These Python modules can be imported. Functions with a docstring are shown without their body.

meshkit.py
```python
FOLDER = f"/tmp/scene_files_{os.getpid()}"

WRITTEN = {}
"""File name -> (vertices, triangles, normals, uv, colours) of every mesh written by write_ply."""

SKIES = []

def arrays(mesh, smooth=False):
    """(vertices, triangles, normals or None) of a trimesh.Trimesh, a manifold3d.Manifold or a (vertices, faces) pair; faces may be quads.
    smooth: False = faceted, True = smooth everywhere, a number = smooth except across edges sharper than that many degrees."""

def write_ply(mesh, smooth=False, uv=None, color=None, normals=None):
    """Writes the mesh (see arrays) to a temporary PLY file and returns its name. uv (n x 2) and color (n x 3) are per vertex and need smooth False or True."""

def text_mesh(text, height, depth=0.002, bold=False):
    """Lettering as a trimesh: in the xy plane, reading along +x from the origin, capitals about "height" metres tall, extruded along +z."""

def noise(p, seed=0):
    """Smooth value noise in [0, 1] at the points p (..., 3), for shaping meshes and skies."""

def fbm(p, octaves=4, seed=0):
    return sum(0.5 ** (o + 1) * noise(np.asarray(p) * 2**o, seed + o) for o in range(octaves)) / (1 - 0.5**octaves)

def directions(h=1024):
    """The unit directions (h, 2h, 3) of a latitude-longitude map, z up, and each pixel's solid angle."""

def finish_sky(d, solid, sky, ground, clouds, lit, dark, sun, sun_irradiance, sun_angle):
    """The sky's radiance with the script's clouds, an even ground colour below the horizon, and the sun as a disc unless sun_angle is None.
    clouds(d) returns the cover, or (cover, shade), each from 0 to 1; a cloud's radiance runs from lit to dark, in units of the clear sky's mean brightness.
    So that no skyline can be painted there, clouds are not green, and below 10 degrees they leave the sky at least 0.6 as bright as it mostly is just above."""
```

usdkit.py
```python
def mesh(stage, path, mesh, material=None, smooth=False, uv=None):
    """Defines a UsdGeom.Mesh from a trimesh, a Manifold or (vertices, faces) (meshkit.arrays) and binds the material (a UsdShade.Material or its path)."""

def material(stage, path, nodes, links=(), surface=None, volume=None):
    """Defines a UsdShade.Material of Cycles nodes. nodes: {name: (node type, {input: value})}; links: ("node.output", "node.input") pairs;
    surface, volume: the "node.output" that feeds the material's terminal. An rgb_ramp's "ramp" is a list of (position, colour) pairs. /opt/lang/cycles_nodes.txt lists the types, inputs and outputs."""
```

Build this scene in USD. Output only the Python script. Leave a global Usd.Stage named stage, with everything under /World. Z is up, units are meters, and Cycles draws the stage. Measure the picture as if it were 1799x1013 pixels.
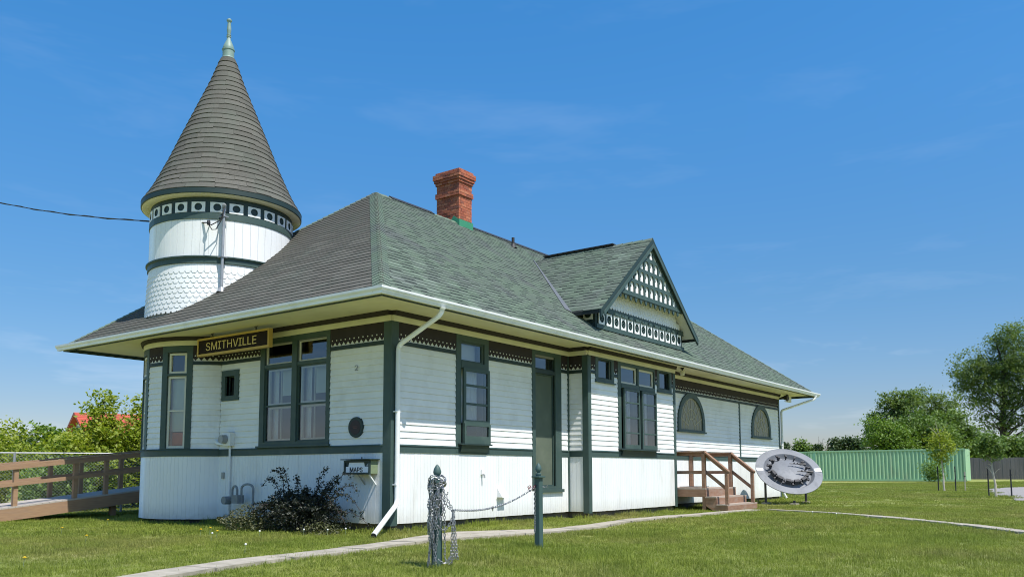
import math, random
import numpy as np
import trimesh
import shapely
from shapely.geometry import Polygon, Point, LineString, box as sbox
from shapely.ops import unary_union
from pxr import Gf, Sdf, Usd, UsdGeom, UsdLux, UsdShade, Vt
import usdkit, meshkit

stage = Usd.Stage.CreateInMemory()
UsdGeom.SetStageUpAxis(stage, "Z")
UsdGeom.SetStageMetersPerUnit(stage, 1.0)
UsdGeom.Xform.Define(stage, "/World")
random.seed(7)
RNG = np.random.default_rng(7)

# ------------------------------------------------------------------ camera, sky, sun
YAW, PITCH, ROLL = math.radians(36.160), math.radians(5.484), math.radians(-0.174)
EYE = np.array([-10.813, -10.586, 0.9])
fw = np.array([math.cos(PITCH) * math.cos(YAW), math.cos(PITCH) * math.sin(YAW), math.sin(PITCH)])
rt = np.array([math.sin(YAW), -math.cos(YAW), 0.0])
up = np.cross(rt, fw)
rt, up = math.cos(ROLL) * rt + math.sin(ROLL) * up, -math.sin(ROLL) * rt + math.cos(ROLL) * up
cam = UsdGeom.Camera.Define(stage, "/World/camera")
cam.CreateHorizontalApertureAttr(36.0)
cam.CreateVerticalApertureAttr(36.0 * 576 / 1024)
cam.CreateFocalLengthAttr(36.0 * 1474.5 / 1799)
cam.CreateVerticalApertureOffsetAttr(36.0 * 181.95 / 1799)
cam.CreateFStopAttr(0.0)
cam.CreateClippingRangeAttr(Gf.Vec2f(0.05, 5000))
m4 = np.eye(4)
m4[0, :3], m4[1, :3], m4[2, :3], m4[3, :3] = rt, up, -fw, EYE
cam.AddTransformOp().Set(Gf.Matrix4d(*m4.ravel().tolist()))
EXPOSURE = 0.7
cam.CreateExposureAttr(EXPOSURE)

SUN = np.array([-0.2, -1.0, 1.75]); SUN /= np.linalg.norm(SUN)
SUN_EL = math.asin(SUN[2]); SUN_ROT = math.atan2(SUN[0], SUN[1])
usdkit.material(stage, "/World/Looks/sky", {
    "sky": ("sky_texture", {"sky_type": "single_scattering", "sun_disc": False, "sun_elevation": SUN_EL, "sun_rotation": SUN_ROT,
                            "altitude": 200.0, "air_density": 1.0, "aerosol_density": 0.6, "ozone_density": 3.0}),
    "tc": ("texture_coordinate", {}),
    "map": ("mapping", {"scale": (1.0, 1.0, 5.0)}),
    "n": ("noise_texture", {"scale": 3.2, "detail": 6.0, "roughness": 0.6, "distortion": 0.3}),
    "r": ("rgb_ramp", {"ramp": [(0.0, (0, 0, 0)), (0.54, (0, 0, 0)), (0.75, (0.4, 0.4, 0.4)), (1.0, (0.5, 0.5, 0.5))]}),
    "sep": ("separate_xyz", {}),
    "band": ("rgb_ramp", {"ramp": [(0.0, (0.4,) * 3), (0.02, (0.9,) * 3), (0.1, (0.7,) * 3), (0.2, (0.16,) * 3), (0.45, (0.10,) * 3), (0.7, (0.03,) * 3), (1.0, (0, 0, 0))]}),
    "mul": ("math", {"math_type": "multiply"}),
    "hs": ("hsv", {"hue": 0.5, "saturation": 1.35, "value": 1.0, "fac": 1.0}),
    "el": ("rgb_ramp", {"ramp": [(0.0, (0.43, 0.395, 0.475)), (0.08, (0.48, 0.455, 0.51)), (0.2, (0.66, 0.625, 0.615)), (0.4, (1.0, 0.93, 0.87)), (0.6, (1.16, 1.10, 1.02)), (1.0, (1.15, 1.10, 1.02))]}),
    "em": ("mix", {"mix_type": "multiply", "fac": 1.0}),
    "mx": ("mix", {"mix_type": "mix", "color2": (5.0, 5.2, 5.6)}),
    "bg": ("background_shader", {"strength": 0.135})},
    [("tc.generated", "map.vector"), ("map.vector", "n.vector"), ("n.fac", "r.fac"), ("tc.generated", "sep.vector"), ("sep.z", "band.fac"),
     ("r.color", "mul.value1"), ("band.color", "mul.value2"), ("sky.color", "hs.color"), ("hs.color", "em.color1"), ("sep.z", "el.fac"), ("el.color", "em.color2"), ("em.color", "mx.color1"), ("mul.value", "mx.fac"),
     ("mx.color", "bg.color")], surface="bg.background")
dome = UsdLux.DomeLight.Define(stage, "/World/sky")
dome.CreateIntensityAttr(1.0)
UsdShade.MaterialBindingAPI.Apply(dome.GetPrim()).Bind(UsdShade.Material.Get(stage, "/World/Looks/sky"))
dome.GetPrim().SetCustomDataByKey("kind", "structure")
sun = UsdLux.DistantLight.Define(stage, "/World/sun")
sun.CreateNormalizeAttr(True)
sun.CreateIntensityAttr(1.0)
sun.CreateAngleAttr(0.5)
sun.CreateColorAttr(Gf.Vec3f(1.0, 0.965, 0.9))
zx = np.cross([0, 0, 1.0], SUN); zx /= np.linalg.norm(zx); zy = np.cross(SUN, zx)
ms = np.eye(4); ms[0, :3], ms[1, :3], ms[2, :3] = zx, zy, SUN
sun.AddTransformOp().Set(Gf.Matrix4d(*ms.ravel().tolist()))

# ------------------------------------------------------------------ materials
def M(name):
    return UsdShade.Material.Get(stage, "/World/Looks/" + name)

def surf(name, c1, c2, scale=4.0, rough=0.6, bump=0.0, bscale=60.0, stretch=(1, 1, 1), island=0.0, c3=None, s3=0.6, t3=(0.5, 0.75), spec=0.4, metallic=0.0, bstretch=None, rot=(0, 0, 0), trans=None):
    """Two tones mixed by noise, a slower third tone (stains), a tone step per separate piece and fine relief."""
    n = {"g": ("geometry", {}), "map": ("mapping", {"scale": stretch, "rotation": rot}), "n": ("noise_texture", {"scale": scale, "detail": 5.0, "roughness": 0.6}),
         "r": ("rgb_ramp", {"ramp": [(0.3, (0, 0, 0)), (0.7, (1, 1, 1))]}),
         "mx": ("mix", {"color1": c1, "color2": c2}), "p": ("principled_bsdf", {"roughness": rough, "specular_ior_level": spec, "metallic": metallic})}
    l = [("g.position", "map.vector"), ("map.vector", "n.vector"), ("n.fac", "r.fac"), ("r.color", "mx.fac")]
    out = "mx.color"
    if c3 is not None:
        n["n3"] = ("noise_texture", {"scale": s3, "detail": 4.0, "roughness": 0.65})
        n["r3"] = ("rgb_ramp", {"ramp": [(t3[0], (0, 0, 0)), (t3[1], (1, 1, 1))]})
        n["m3"] = ("mix", {"color2": c3})
        l += [("map.vector", "n3.vector"), ("n3.fac", "r3.fac"), ("r3.color", "m3.fac"), (out, "m3.color1")]
        out = "m3.color"
    if island:
        n["ri"] = ("rgb_ramp", {"ramp": [(0.0, (1 - island,) * 3), (1.0, (1 + island,) * 3)]})
        n["mi"] = ("mix", {"mix_type": "multiply", "fac": 1.0})
        l += [("g.random_per_island", "ri.fac"), (out, "mi.color1"), ("ri.color", "mi.color2")]
        out = "mi.color"
    l.append((out, "p.base_color"))
    if bump:
        n["mb"] = ("mapping", {"scale": bstretch or stretch, "rotation": rot})
        n["nb"] = ("noise_texture", {"scale": bscale, "detail": 4.0, "roughness": 0.6})
        n["b"] = ("bump", {"strength": 1.0, "distance": bump})
        l += [("g.position", "mb.vector"), ("mb.vector", "nb.vector"), ("nb.fac", "b.height"), ("b.normal", "p.normal")]
    s = "p.BSDF"
    if trans:
        n["t"] = ("translucent_bsdf", {})
        n["tm"] = ("mix", {"mix_type": "multiply", "fac": 1.0, "color2": (1.35, 1.4, 0.7)})
        n["mc"] = ("mix_closure", {"fac": trans})
        l += [(out, "tm.color1"), ("tm.color", "t.color"), ("p.BSDF", "mc.closure1"), ("t.BSDF", "mc.closure2")]
        s = "mc.closure"
    return usdkit.material(stage, "/World/Looks/" + name, n, l, surface=s)

surf("white_paint", (0.78, 0.79, 0.78), (0.70, 0.71, 0.70), 2.2, 0.55, 0.0006, 70, c3=(0.60, 0.60, 0.57), s3=1.3, t3=(0.52, 0.8), island=0.03, bstretch=(1, 1, 3))
usdkit.material(stage, "/World/Looks/white_boards", {"g": ("geometry", {}), "map": ("mapping", {"scale": (1, 1, 0.25)}), "n": ("noise_texture", {"scale": 1.6, "detail": 5.0, "roughness": 0.6}), "r": ("rgb_ramp", {"ramp": [(0.3, (0, 0, 0)), (0.7, (1, 1, 1))]}),
    "mx": ("mix", {"color1": (0.79, 0.80, 0.79), "color2": (0.71, 0.72, 0.71)}), "n3": ("noise_texture", {"scale": 2.6, "detail": 6.0, "roughness": 0.7}), "r3": ("rgb_ramp", {"ramp": [(0.55, (0, 0, 0)), (0.82, (0.8, 0.8, 0.8))]}), "m3": ("mix", {"color2": (0.58, 0.56, 0.51)}),
    "sep": ("separate_xyz", {}), "zr": ("map_range", {"from_min": -0.05, "from_max": 0.30, "to_min": 0.95, "to_max": 0.0, "clamp": True}), "n4": ("noise_texture", {"scale": 7.0, "detail": 5.0, "roughness": 0.7}), "zm": ("math", {"math_type": "multiply"}), "m4": ("mix", {"color2": (0.44, 0.41, 0.35)}),
    "ri": ("rgb_ramp", {"ramp": [(0.0, (0.95,) * 3), (1.0, (1.03,) * 3)]}), "mi": ("mix", {"mix_type": "multiply", "fac": 1.0}), "nb": ("noise_texture", {"scale": 60.0, "detail": 4.0}), "b": ("bump", {"strength": 1.0, "distance": 0.0006}), "p": ("principled_bsdf", {"roughness": 0.55, "specular_ior_level": 0.4})},
    [("g.position", "map.vector"), ("map.vector", "n.vector"), ("n.fac", "r.fac"), ("r.color", "mx.fac"), ("map.vector", "n3.vector"), ("n3.fac", "r3.fac"), ("r3.color", "m3.fac"), ("mx.color", "m3.color1"), ("g.position", "sep.vector"), ("sep.z", "zr.value"),
     ("g.position", "n4.vector"), ("n4.fac", "zm.value1"), ("zr.result", "zm.value2"), ("zm.value", "m4.fac"), ("m3.color", "m4.color1"), ("g.random_per_island", "ri.fac"), ("m4.color", "mi.color1"), ("ri.color", "mi.color2"), ("mi.color", "p.base_color"),
     ("g.position", "nb.vector"), ("nb.fac", "b.height"), ("b.normal", "p.normal")], surface="p.BSDF")
surf("groove_gap", (0.20, 0.20, 0.20), (0.25, 0.25, 0.24), 3, 0.9)
surf("green_trim", (0.040, 0.070, 0.062), (0.050, 0.084, 0.074), 3.0, 0.5, 0.0005, 50, c3=(0.075, 0.11, 0.095), s3=2.2, t3=(0.55, 0.8), island=0.05)
surf("green_dark", (0.016, 0.032, 0.030), (0.022, 0.040, 0.036), 3.0, 0.5, 0.0005, 50)
surf("frieze_brown", (0.020, 0.015, 0.018), (0.028, 0.021, 0.024), 4.0, 0.75, 0.0006, 60, stretch=(1, 1, 0.2))
surf("cream_paint", (0.69, 0.66, 0.53), (0.63, 0.60, 0.48), 2.0, 0.6, 0.0005, 40, c3=(0.53, 0.50, 0.39), s3=0.9, t3=(0.5, 0.85))
surf("cream_sash", (0.62, 0.60, 0.50), (0.55, 0.53, 0.44), 3.0, 0.5)
surf("gutter_metal", (0.68, 0.69, 0.68), (0.61, 0.62, 0.61), 1.5, 0.35, c3=(0.44, 0.46, 0.43), s3=1.7, t3=(0.55, 0.85), stretch=(1, 1, 0.5))
surf("pipe_white", (0.74, 0.75, 0.74), (0.67, 0.68, 0.67), 2.0, 0.35, c3=(0.5, 0.5, 0.47), s3=3, t3=(0.6, 0.9))
surf("foundation", (0.10, 0.09, 0.085), (0.06, 0.055, 0.05), 3.0, 0.9, 0.003, 25)
surf("roof_under", (0.018, 0.023, 0.021), (0.026, 0.032, 0.030), 6.0, 0.95)
for i, k in enumerate((0.90, 1.0, 1.08)):
    a = np.array((0.106, 0.148, 0.106)) * k; b = np.array((0.140, 0.180, 0.134)) * k; c = np.array((0.115, 0.13, 0.118)) * k
    surf("shingle_green_%d" % i, a, b, 30.0, 0.95, 0.002, 260, c3=c, s3=1.1, t3=(0.42, 0.7), spec=0.15)
    a = np.array((0.090, 0.086, 0.074)) * k; b = np.array((0.120, 0.116, 0.100)) * k; c = np.array((0.098, 0.106, 0.088)) * k
    surf("shingle_brown_%d" % i, a, b, 30.0, 0.95, 0.002, 260, c3=c, s3=1.3, t3=(0.45, 0.75), spec=0.15)
surf("shingle_green", (0.106, 0.148, 0.106), (0.140, 0.180, 0.134), 30.0, 0.95, 0.002, 260, c3=(0.115, 0.13, 0.118), s3=1.1, t3=(0.42, 0.7), island=0.17, spec=0.15)
surf("shingle_brown", (0.090, 0.086, 0.074), (0.120, 0.116, 0.100), 30.0, 0.95, 0.002, 260, c3=(0.098, 0.106, 0.088), s3=1.3, t3=(0.45, 0.75), island=0.15, spec=0.15)
surf("roof_vent_black", (0.02, 0.02, 0.022), (0.03, 0.03, 0.032), 5, 0.6)
surf("valley_metal", (0.10, 0.11, 0.12), (0.13, 0.14, 0.15), 4, 0.5)
surf("flashing_green", (0.035, 0.20, 0.105), (0.05, 0.24, 0.13), 5, 0.45)
for i, c in enumerate([(0.42, 0.125, 0.065), (0.33, 0.09, 0.05), (0.48, 0.17, 0.09), (0.26, 0.085, 0.055)]):
    surf("brick_%d" % i, c, tuple(np.array(c) * 0.72), 22, 0.9, 0.004, 70, c3=tuple(np.array(c) * 0.6 + 0.05), s3=9, t3=(0.52, 0.75))
surf("mortar", (0.42, 0.33, 0.27), (0.30, 0.22, 0.18), 14, 0.95, 0.004, 60)
surf("deck_wood", (0.310, 0.182, 0.116), (0.235, 0.130, 0.080), 5.0, 0.75, 0.0012, 30, stretch=(1, 1, 4), c3=(0.33, 0.25, 0.20), s3=2.0, t3=(0.5, 0.8), island=0.10)
surf("ramp_wood", (0.37, 0.235, 0.140), (0.29, 0.175, 0.105), 5.0, 0.75, 0.0012, 30, stretch=(1, 3, 6), c3=(0.30, 0.20, 0.14), s3=2.0, t3=(0.5, 0.8), island=0.12)
surf("ramp_grey", (0.46, 0.41, 0.36), (0.37, 0.33, 0.29), 6.0, 0.8, 0.0012, 30, stretch=(0.3, 3, 3), island=0.1)
surf("tread_wood", (0.42, 0.34, 0.275), (0.33, 0.26, 0.21), 6.0, 0.8, 0.0012, 30, stretch=(0.4, 4, 3), island=0.1)
surf("post_green", (0.055, 0.10, 0.092), (0.045, 0.085, 0.08), 6.0, 0.55, 0.0012, 40, stretch=(1, 1, 0.2), c3=(0.09, 0.125, 0.115), s3=5, t3=(0.55, 0.8))
usdkit.material(stage, "/World/Looks/chain_metal", {"g": ("geometry", {}), "n": ("noise_texture", {"scale": 45.0}), "r": ("rgb_ramp", {"ramp": [(0.35, (0.20, 0.20, 0.21)), (0.62, (0.36, 0.37, 0.38)), (0.8, (0.15, 0.11, 0.09))]}),
    "p": ("principled_bsdf", {"roughness": 0.42, "metallic": 0.75})}, [("g.position", "n.vector"), ("n.fac", "r.fac"), ("r.color", "p.base_color")], surface="p.BSDF")
surf("red_paint", (0.20, 0.02, 0.03), (0.14, 0.02, 0.03), 8, 0.5)
surf("black_iron", (0.018, 0.018, 0.022), (0.03, 0.03, 0.034), 10, 0.5)
surf("disc_metal", (0.180, 0.190, 0.210), (0.140, 0.150, 0.168), 2.2, 0.55, 0.0015, 25, c3=(0.105, 0.112, 0.126), s3=3.5, t3=(0.5, 0.75))
surf("bright_white", (0.82, 0.82, 0.82), (0.76, 0.76, 0.76), 4, 0.5)
surf("grey_metal", (0.33, 0.34, 0.34), (0.26, 0.27, 0.27), 8, 0.45, metallic=0.3)
surf("meter_grey", (0.22, 0.24, 0.245), (0.16, 0.175, 0.18), 12, 0.5)
surf("sign_brown", (0.014, 0.009, 0.011), (0.020, 0.013, 0.014), 6, 0.75, spec=0.2)
surf("sign_gold", (0.52, 0.36, 0.10), (0.46, 0.31, 0.085), 8, 0.5)
surf("letter_gold", (0.66, 0.52, 0.22), (0.6, 0.47, 0.19), 8, 0.5)
surf("maps_green", (0.19, 0.24, 0.14), (0.16, 0.21, 0.12), 8, 0.55)
surf("plaque_dark", (0.022, 0.014, 0.018), (0.03, 0.016, 0.02), 20, 0.5)
surf("plaque_letter", (0.12, 0.045, 0.04), (0.1, 0.04, 0.035), 20, 0.5)
surf("container_green", (0.300, 0.480, 0.285), (0.255, 0.420, 0.245), 1.2, 0.6, stretch=(1, 1, 0.3), c3=(0.30, 0.36, 0.235), s3=1.6, t3=(0.55, 0.8))
surf("fence_grey", (0.20, 0.18, 0.175), (0.14, 0.125, 0.125), 1.5, 0.9, stretch=(1, 1, 0.15), island=0.16)
surf("galvanised", (0.36, 0.37, 0.38), (0.29, 0.30, 0.31), 10, 0.4, metallic=0.4)
surf("barn_red", (0.50, 0.10, 0.055), (0.38, 0.07, 0.045), 1.5, 0.7, c3=(0.56, 0.16, 0.10), s3=0.8, t3=(0.5, 0.8))
surf("barn_wall", (0.20, 0.10, 0.07), (0.15, 0.075, 0.055), 2, 0.8)
surf("pale_wood", (0.55, 0.47, 0.36), (0.48, 0.40, 0.30), 3, 0.8)
surf("interior", (0.16, 0.15, 0.14), (0.12, 0.11, 0.105), 2, 0.9)
surf("curtain", (0.86, 0.87, 0.88), (0.80, 0.81, 0.83), 3, 0.8, trans=0.15)
surf("blind", (0.62, 0.66, 0.58), (0.57, 0.61, 0.53), 3, 0.8)
surf("screen_mesh", (0.100, 0.122, 0.088), (0.080, 0.100, 0.072), 1.3, 0.7, c3=(0.13, 0.15, 0.11), s3=1.5, t3=(0.45, 0.8))
surf("leaded_glass", (0.20, 0.185, 0.12), (0.15, 0.145, 0.095), 3.0, 0.25, 0.001, 20)
surf("lead_came", (0.40, 0.36, 0.22), (0.34, 0.30, 0.19), 5, 0.5)
surf("concrete", (0.43, 0.385, 0.31), (0.32, 0.285, 0.225), 7, 0.9, 0.004, 60, c3=(0.22, 0.20, 0.155), s3=2.6, t3=(0.5, 0.75), island=0.08)
surf("gravel_mat", (0.29, 0.27, 0.25), (0.22, 0.205, 0.19), 9, 0.95, 0.01, 30)
surf("cable_black", (0.012, 0.012, 0.014), (0.02, 0.02, 0.022), 10, 0.6)
surf("bark", (0.075, 0.06, 0.048), (0.045, 0.036, 0.03), 4, 0.95, 0.01, 20, stretch=(1, 1, 0.3))
surf("pale_bark", (0.46, 0.41, 0.34), (0.36, 0.32, 0.26), 8, 0.9)
surf("leaf_tall", (0.143, 0.226, 0.064), (0.222, 0.310, 0.078), 0.55, 0.55, island=0.30, trans=0.38)
surf("leaf_mid", (0.130, 0.222, 0.044), (0.214, 0.322, 0.060), 0.5, 0.55, island=0.30, trans=0.3)
surf("leaf_bright", (0.152, 0.264, 0.035), (0.216, 0.328, 0.048), 0.6, 0.5, island=0.28, trans=0.32)
surf("leaf_dark", (0.061, 0.105, 0.037), (0.093, 0.143, 0.048), 0.4, 0.55, island=0.25, trans=0.2)
surf("leaf_yellow", (0.400, 0.450, 0.042), (0.270, 0.360, 0.040), 0.9, 0.5, island=0.28, trans=0.4)
surf("leaf_shrub", (0.020, 0.030, 0.018), (0.034, 0.042, 0.022), 3.0, 0.5, island=0.35, trans=0.1)
surf("leaf_shrub_pale", (0.105, 0.125, 0.042), (0.16, 0.155, 0.075), 5.0, 0.55, island=0.35, trans=0.2)
surf("twig", (0.040, 0.028, 0.026), (0.055, 0.04, 0.036), 20, 0.8)
surf("dandelion_yellow", (0.75, 0.52, 0.02), (0.7, 0.45, 0.02), 20, 0.7)
surf("dandelion_seed", (0.75, 0.75, 0.72), (0.65, 0.65, 0.62), 20, 0.9)

def turf(name, blade):
    a, b = ((0.265, 0.345, 0.048), (0.365, 0.430, 0.070)) if blade else ((0.225, 0.255, 0.055), (0.280, 0.300, 0.074))
    dry = (0.42, 0.37, 0.14)
    n = {"g": ("geometry", {}), "n": ("noise_texture", {"scale": 0.55, "detail": 5.0, "roughness": 0.6}), "r": ("rgb_ramp", {"ramp": [(0.35, (0, 0, 0)), (0.65, (1, 1, 1))]}),
         "mx": ("mix", {"color1": a, "color2": b}),
         "n2": ("noise_texture", {"scale": 0.22, "detail": 6.0, "roughness": 0.7}), "r2": ("rgb_ramp", {"ramp": [(0.48, (0, 0, 0)), (0.72, (0.75, 0.75, 0.75))]}),
         "m2": ("mix", {"color2": dry}),
         "n3": ("noise_texture", {"scale": 4.5, "detail": 6.0, "roughness": 0.7}), "r3": ("rgb_ramp", {"ramp": [(0.3, (0.66,) * 3), (0.7, (1.30,) * 3)]}), "m3": ("mix", {"mix_type": "multiply", "fac": 1.0}),
         "p": ("principled_bsdf", {"roughness": 0.6, "specular_ior_level": 0.25})}
    l = [("g.position", "n.vector"), ("n.fac", "r.fac"), ("r.color", "mx.fac"), ("g.position", "n2.vector"), ("n2.fac", "r2.fac"), ("r2.color", "m2.fac"), ("mx.color", "m2.color1"),
         ("g.position", "n3.vector"), ("n3.fac", "r3.fac"), ("m2.color", "m3.color1"), ("r3.color", "m3.color2"), ("m3.color", "p.base_color")]
    if not blade:
        n["nb"] = ("noise_texture", {"scale": 24.0, "detail": 5.0, "roughness": 0.7}); n["b"] = ("bump", {"strength": 1.0, "distance": 0.05})
        l += [("g.position", "nb.vector"), ("nb.fac", "b.height"), ("b.normal", "p.normal")]
        return usdkit.material(stage, "/World/Looks/" + name, n, l, surface="p.BSDF")
    n["ri"] = ("rgb_ramp", {"ramp": [(0.0, (0.65,) * 3), (0.85, (1.15,) * 3), (0.92, (1.9, 1.6, 1.3)), (1.0, (2.0, 1.7, 1.4))]}); n["mi"] = ("mix", {"mix_type": "multiply", "fac": 1.0})
    n["t"] = ("translucent_bsdf", {}); n["mc"] = ("mix_closure", {"fac": 0.42})
    l += [("g.random_per_island", "ri.fac"), ("m3.color", "mi.color1"), ("ri.color", "mi.color2"), ("mi.color", "p.base_color"), ("mi.color", "t.color"), ("p.BSDF", "mc.closure1"), ("t.BSDF", "mc.closure2")]
    return usdkit.material(stage, "/World/Looks/" + name, n, l, surface="mc.closure")
turf("lawn_ground", False)
turf("lawn_blade", True)

usdkit.material(stage, "/World/Looks/glass_pane", {"f": ("fresnel", {"IOR": 1.52}), "t": ("transparent_bsdf", {"color": (0.86, 0.9, 0.9)}), "gl": ("glossy_bsdf", {"color": (0.95, 0.97, 1.0), "roughness": 0.02}),
    "a": ("math", {"math_type": "multiply_add", "value2": 1.3, "value3": 0.09, "use_clamp": True}), "mc": ("mix_closure", {})},
    [("f.fac", "a.value1"), ("a.value", "mc.fac"), ("t.BSDF", "mc.closure1"), ("gl.BSDF", "mc.closure2")], surface="mc.closure")

# ------------------------------------------------------------------ helpers
_used = {}
def path_for(name, parent):
    k = _used.setdefault((parent, name), 0)
    _used[(parent, name)] += 1
    return f"{parent}/{name}" if k == 0 else f"{parent}/{name}_{k:03d}"

def tag(p, label=None, cat=None, group=None, kind=None):
    prim = stage.GetPrimAtPath(p)
    for k, v in (("label", label), ("category", cat), ("group", group), ("kind", kind)):
        if v: prim.SetCustomDataByKey(k, v)
    return p

def thing(name, label, cat, loc=(0, 0, 0), rz=0.0, group=None):
    p = path_for(name, "/World")
    x = UsdGeom.Xform.Define(stage, p)
    if any(loc) or rz:
        x.AddTranslateOp().Set(Gf.Vec3d(*map(float, loc)))
        if rz: x.AddRotateZOp().Set(float(rz))
    return tag(p, label, cat, group)

def node(name, parent, label=None):
    p = path_for(name, parent); UsdGeom.Xform.Define(stage, p)
    return tag(p, label)

class MB:
    """Collects faces for one mesh."""
    def __init__(self): self.v, self.f, self.n = [], [], 0
    def add(self, v, f):
        v = np.asarray(v, float); f = np.asarray(f, int)
        if f.shape[1] == 4: f = np.vstack([f[:, [0, 1, 2]], f[:, [0, 2, 3]]])
        self.v.append(v); self.f.append(f + self.n); self.n += len(v); return self
    def tm(self, m): return self.add(m.vertices, m.faces)
    def box(self, a, b):
        a, b = np.minimum(a, b), np.maximum(a, b)
        v = np.array([[x, y, z] for z in (a[2], b[2]) for y in (a[1], b[1]) for x in (a[0], b[0])])
        return self.add(v, BOXF)
    def obox(self, c, ax, half):
        """Box by centre, three axes (rows), half sizes."""
        ax = np.asarray(ax, float)
        s = np.array([[x, y, z] for z in (-1, 1) for y in (-1, 1) for x in (-1, 1)], float) * np.asarray(half, float)
        return self.add(np.asarray(c, float) + s @ ax, BOXF)
    def bar(self, p, q, w, h, upv=(0, 0, 1)):
        """Square bar from p to q, w across, h along upv."""
        p, q = np.asarray(p, float), np.asarray(q, float)
        d = q - p; L = np.linalg.norm(d); d /= L
        s = np.cross(d, upv); s /= np.linalg.norm(s); u = np.cross(s, d)
        return self.obox((p + q) / 2, [d, s, u], (L / 2, w / 2, h / 2))
    def tube(self, pts, r, sides=8, cap=True):
        p = np.asarray(pts, float)
        t = np.gradient(p, axis=0); t /= np.linalg.norm(t, axis=1, keepdims=True) + 1e-12
        ref = np.array([0, 0, 1.0]) if np.abs(t[:, 2]).max() < 0.9 else np.array([0.31, 0.95, 0.05]) if np.abs(t[:, 2]).min() > 0.3 else np.array([0.6, -0.8, 0.1])
        a = np.cross(t, ref); a /= np.linalg.norm(a, axis=1, keepdims=True) + 1e-12
        b = np.cross(t, a); ang = np.arange(sides) * 2 * np.pi / sides
        rr = np.broadcast_to(np.asarray(r, float), (len(p),))[:, None, None]
        v = (p[:, None] + rr * (np.cos(ang)[None, :, None] * a[:, None] + np.sin(ang)[None, :, None] * b[:, None])).reshape(-1, 3)
        n = len(p); i, j = np.meshgrid(np.arange(n - 1), np.arange(sides), indexing="ij")
        q = np.stack([i * sides + j, (i + 1) * sides + j, (i + 1) * sides + (j + 1) % sides, i * sides + (j + 1) % sides], -1).reshape(-1, 4)
        f = np.vstack([q[:, [0, 1, 2]], q[:, [0, 2, 3]]])
        if cap:
            k = np.arange(1, sides - 1)
            f = np.vstack([f, np.stack([0 * k, k, k + 1], 1), np.stack([0 * k, k + 1, k], 1) + (n - 1) * sides])
        return self.add(v, f)
    def lathe(self, prof, c=(0, 0, 0), sides=24, a0=0.0, a1=2 * math.pi):
        """prof: (r, z) list going up."""
        full = abs(a1 - a0 - 2 * math.pi) < 1e-6
        k = sides if full else sides + 1
        ang = a0 + np.arange(k) * (a1 - a0) / sides
        pr = np.asarray(prof, float)
        v = np.stack([np.outer(pr[:, 0], np.cos(ang)), np.outer(pr[:, 0], np.sin(ang)), np.repeat(pr[:, 1:2], k, 1)], -1).reshape(-1, 3) + np.asarray(c, float)
        i, j = np.meshgrid(np.arange(len(pr) - 1), np.arange(sides), indexing="ij"); j2 = (j + 1) % k
        q = np.stack([i * k + j, i * k + j2, (i + 1) * k + j2, (i + 1) * k + j], -1).reshape(-1, 4)
        return self.add(v, q)
    def build(self, name, mat, parent, smooth=False, label=None, kind=None):
        if not self.v: return None
        p = path_for(name, parent)
        usdkit.mesh(stage, p, (np.vstack(self.v), np.vstack(self.f)), M(mat), smooth=smooth)
        if label or kind: tag(p, label, kind=kind)
        return p
BOXF = np.array([[0, 2, 3, 1], [4, 5, 7, 6], [0, 1, 5, 4], [2, 6, 7, 3], [0, 4, 6, 2], [1, 3, 7, 5]])

def one(name, mat, parent, mb, **k): return mb.build(name, mat, parent, **k)

def subdiv_u(poly, seg):
    return poly

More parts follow.
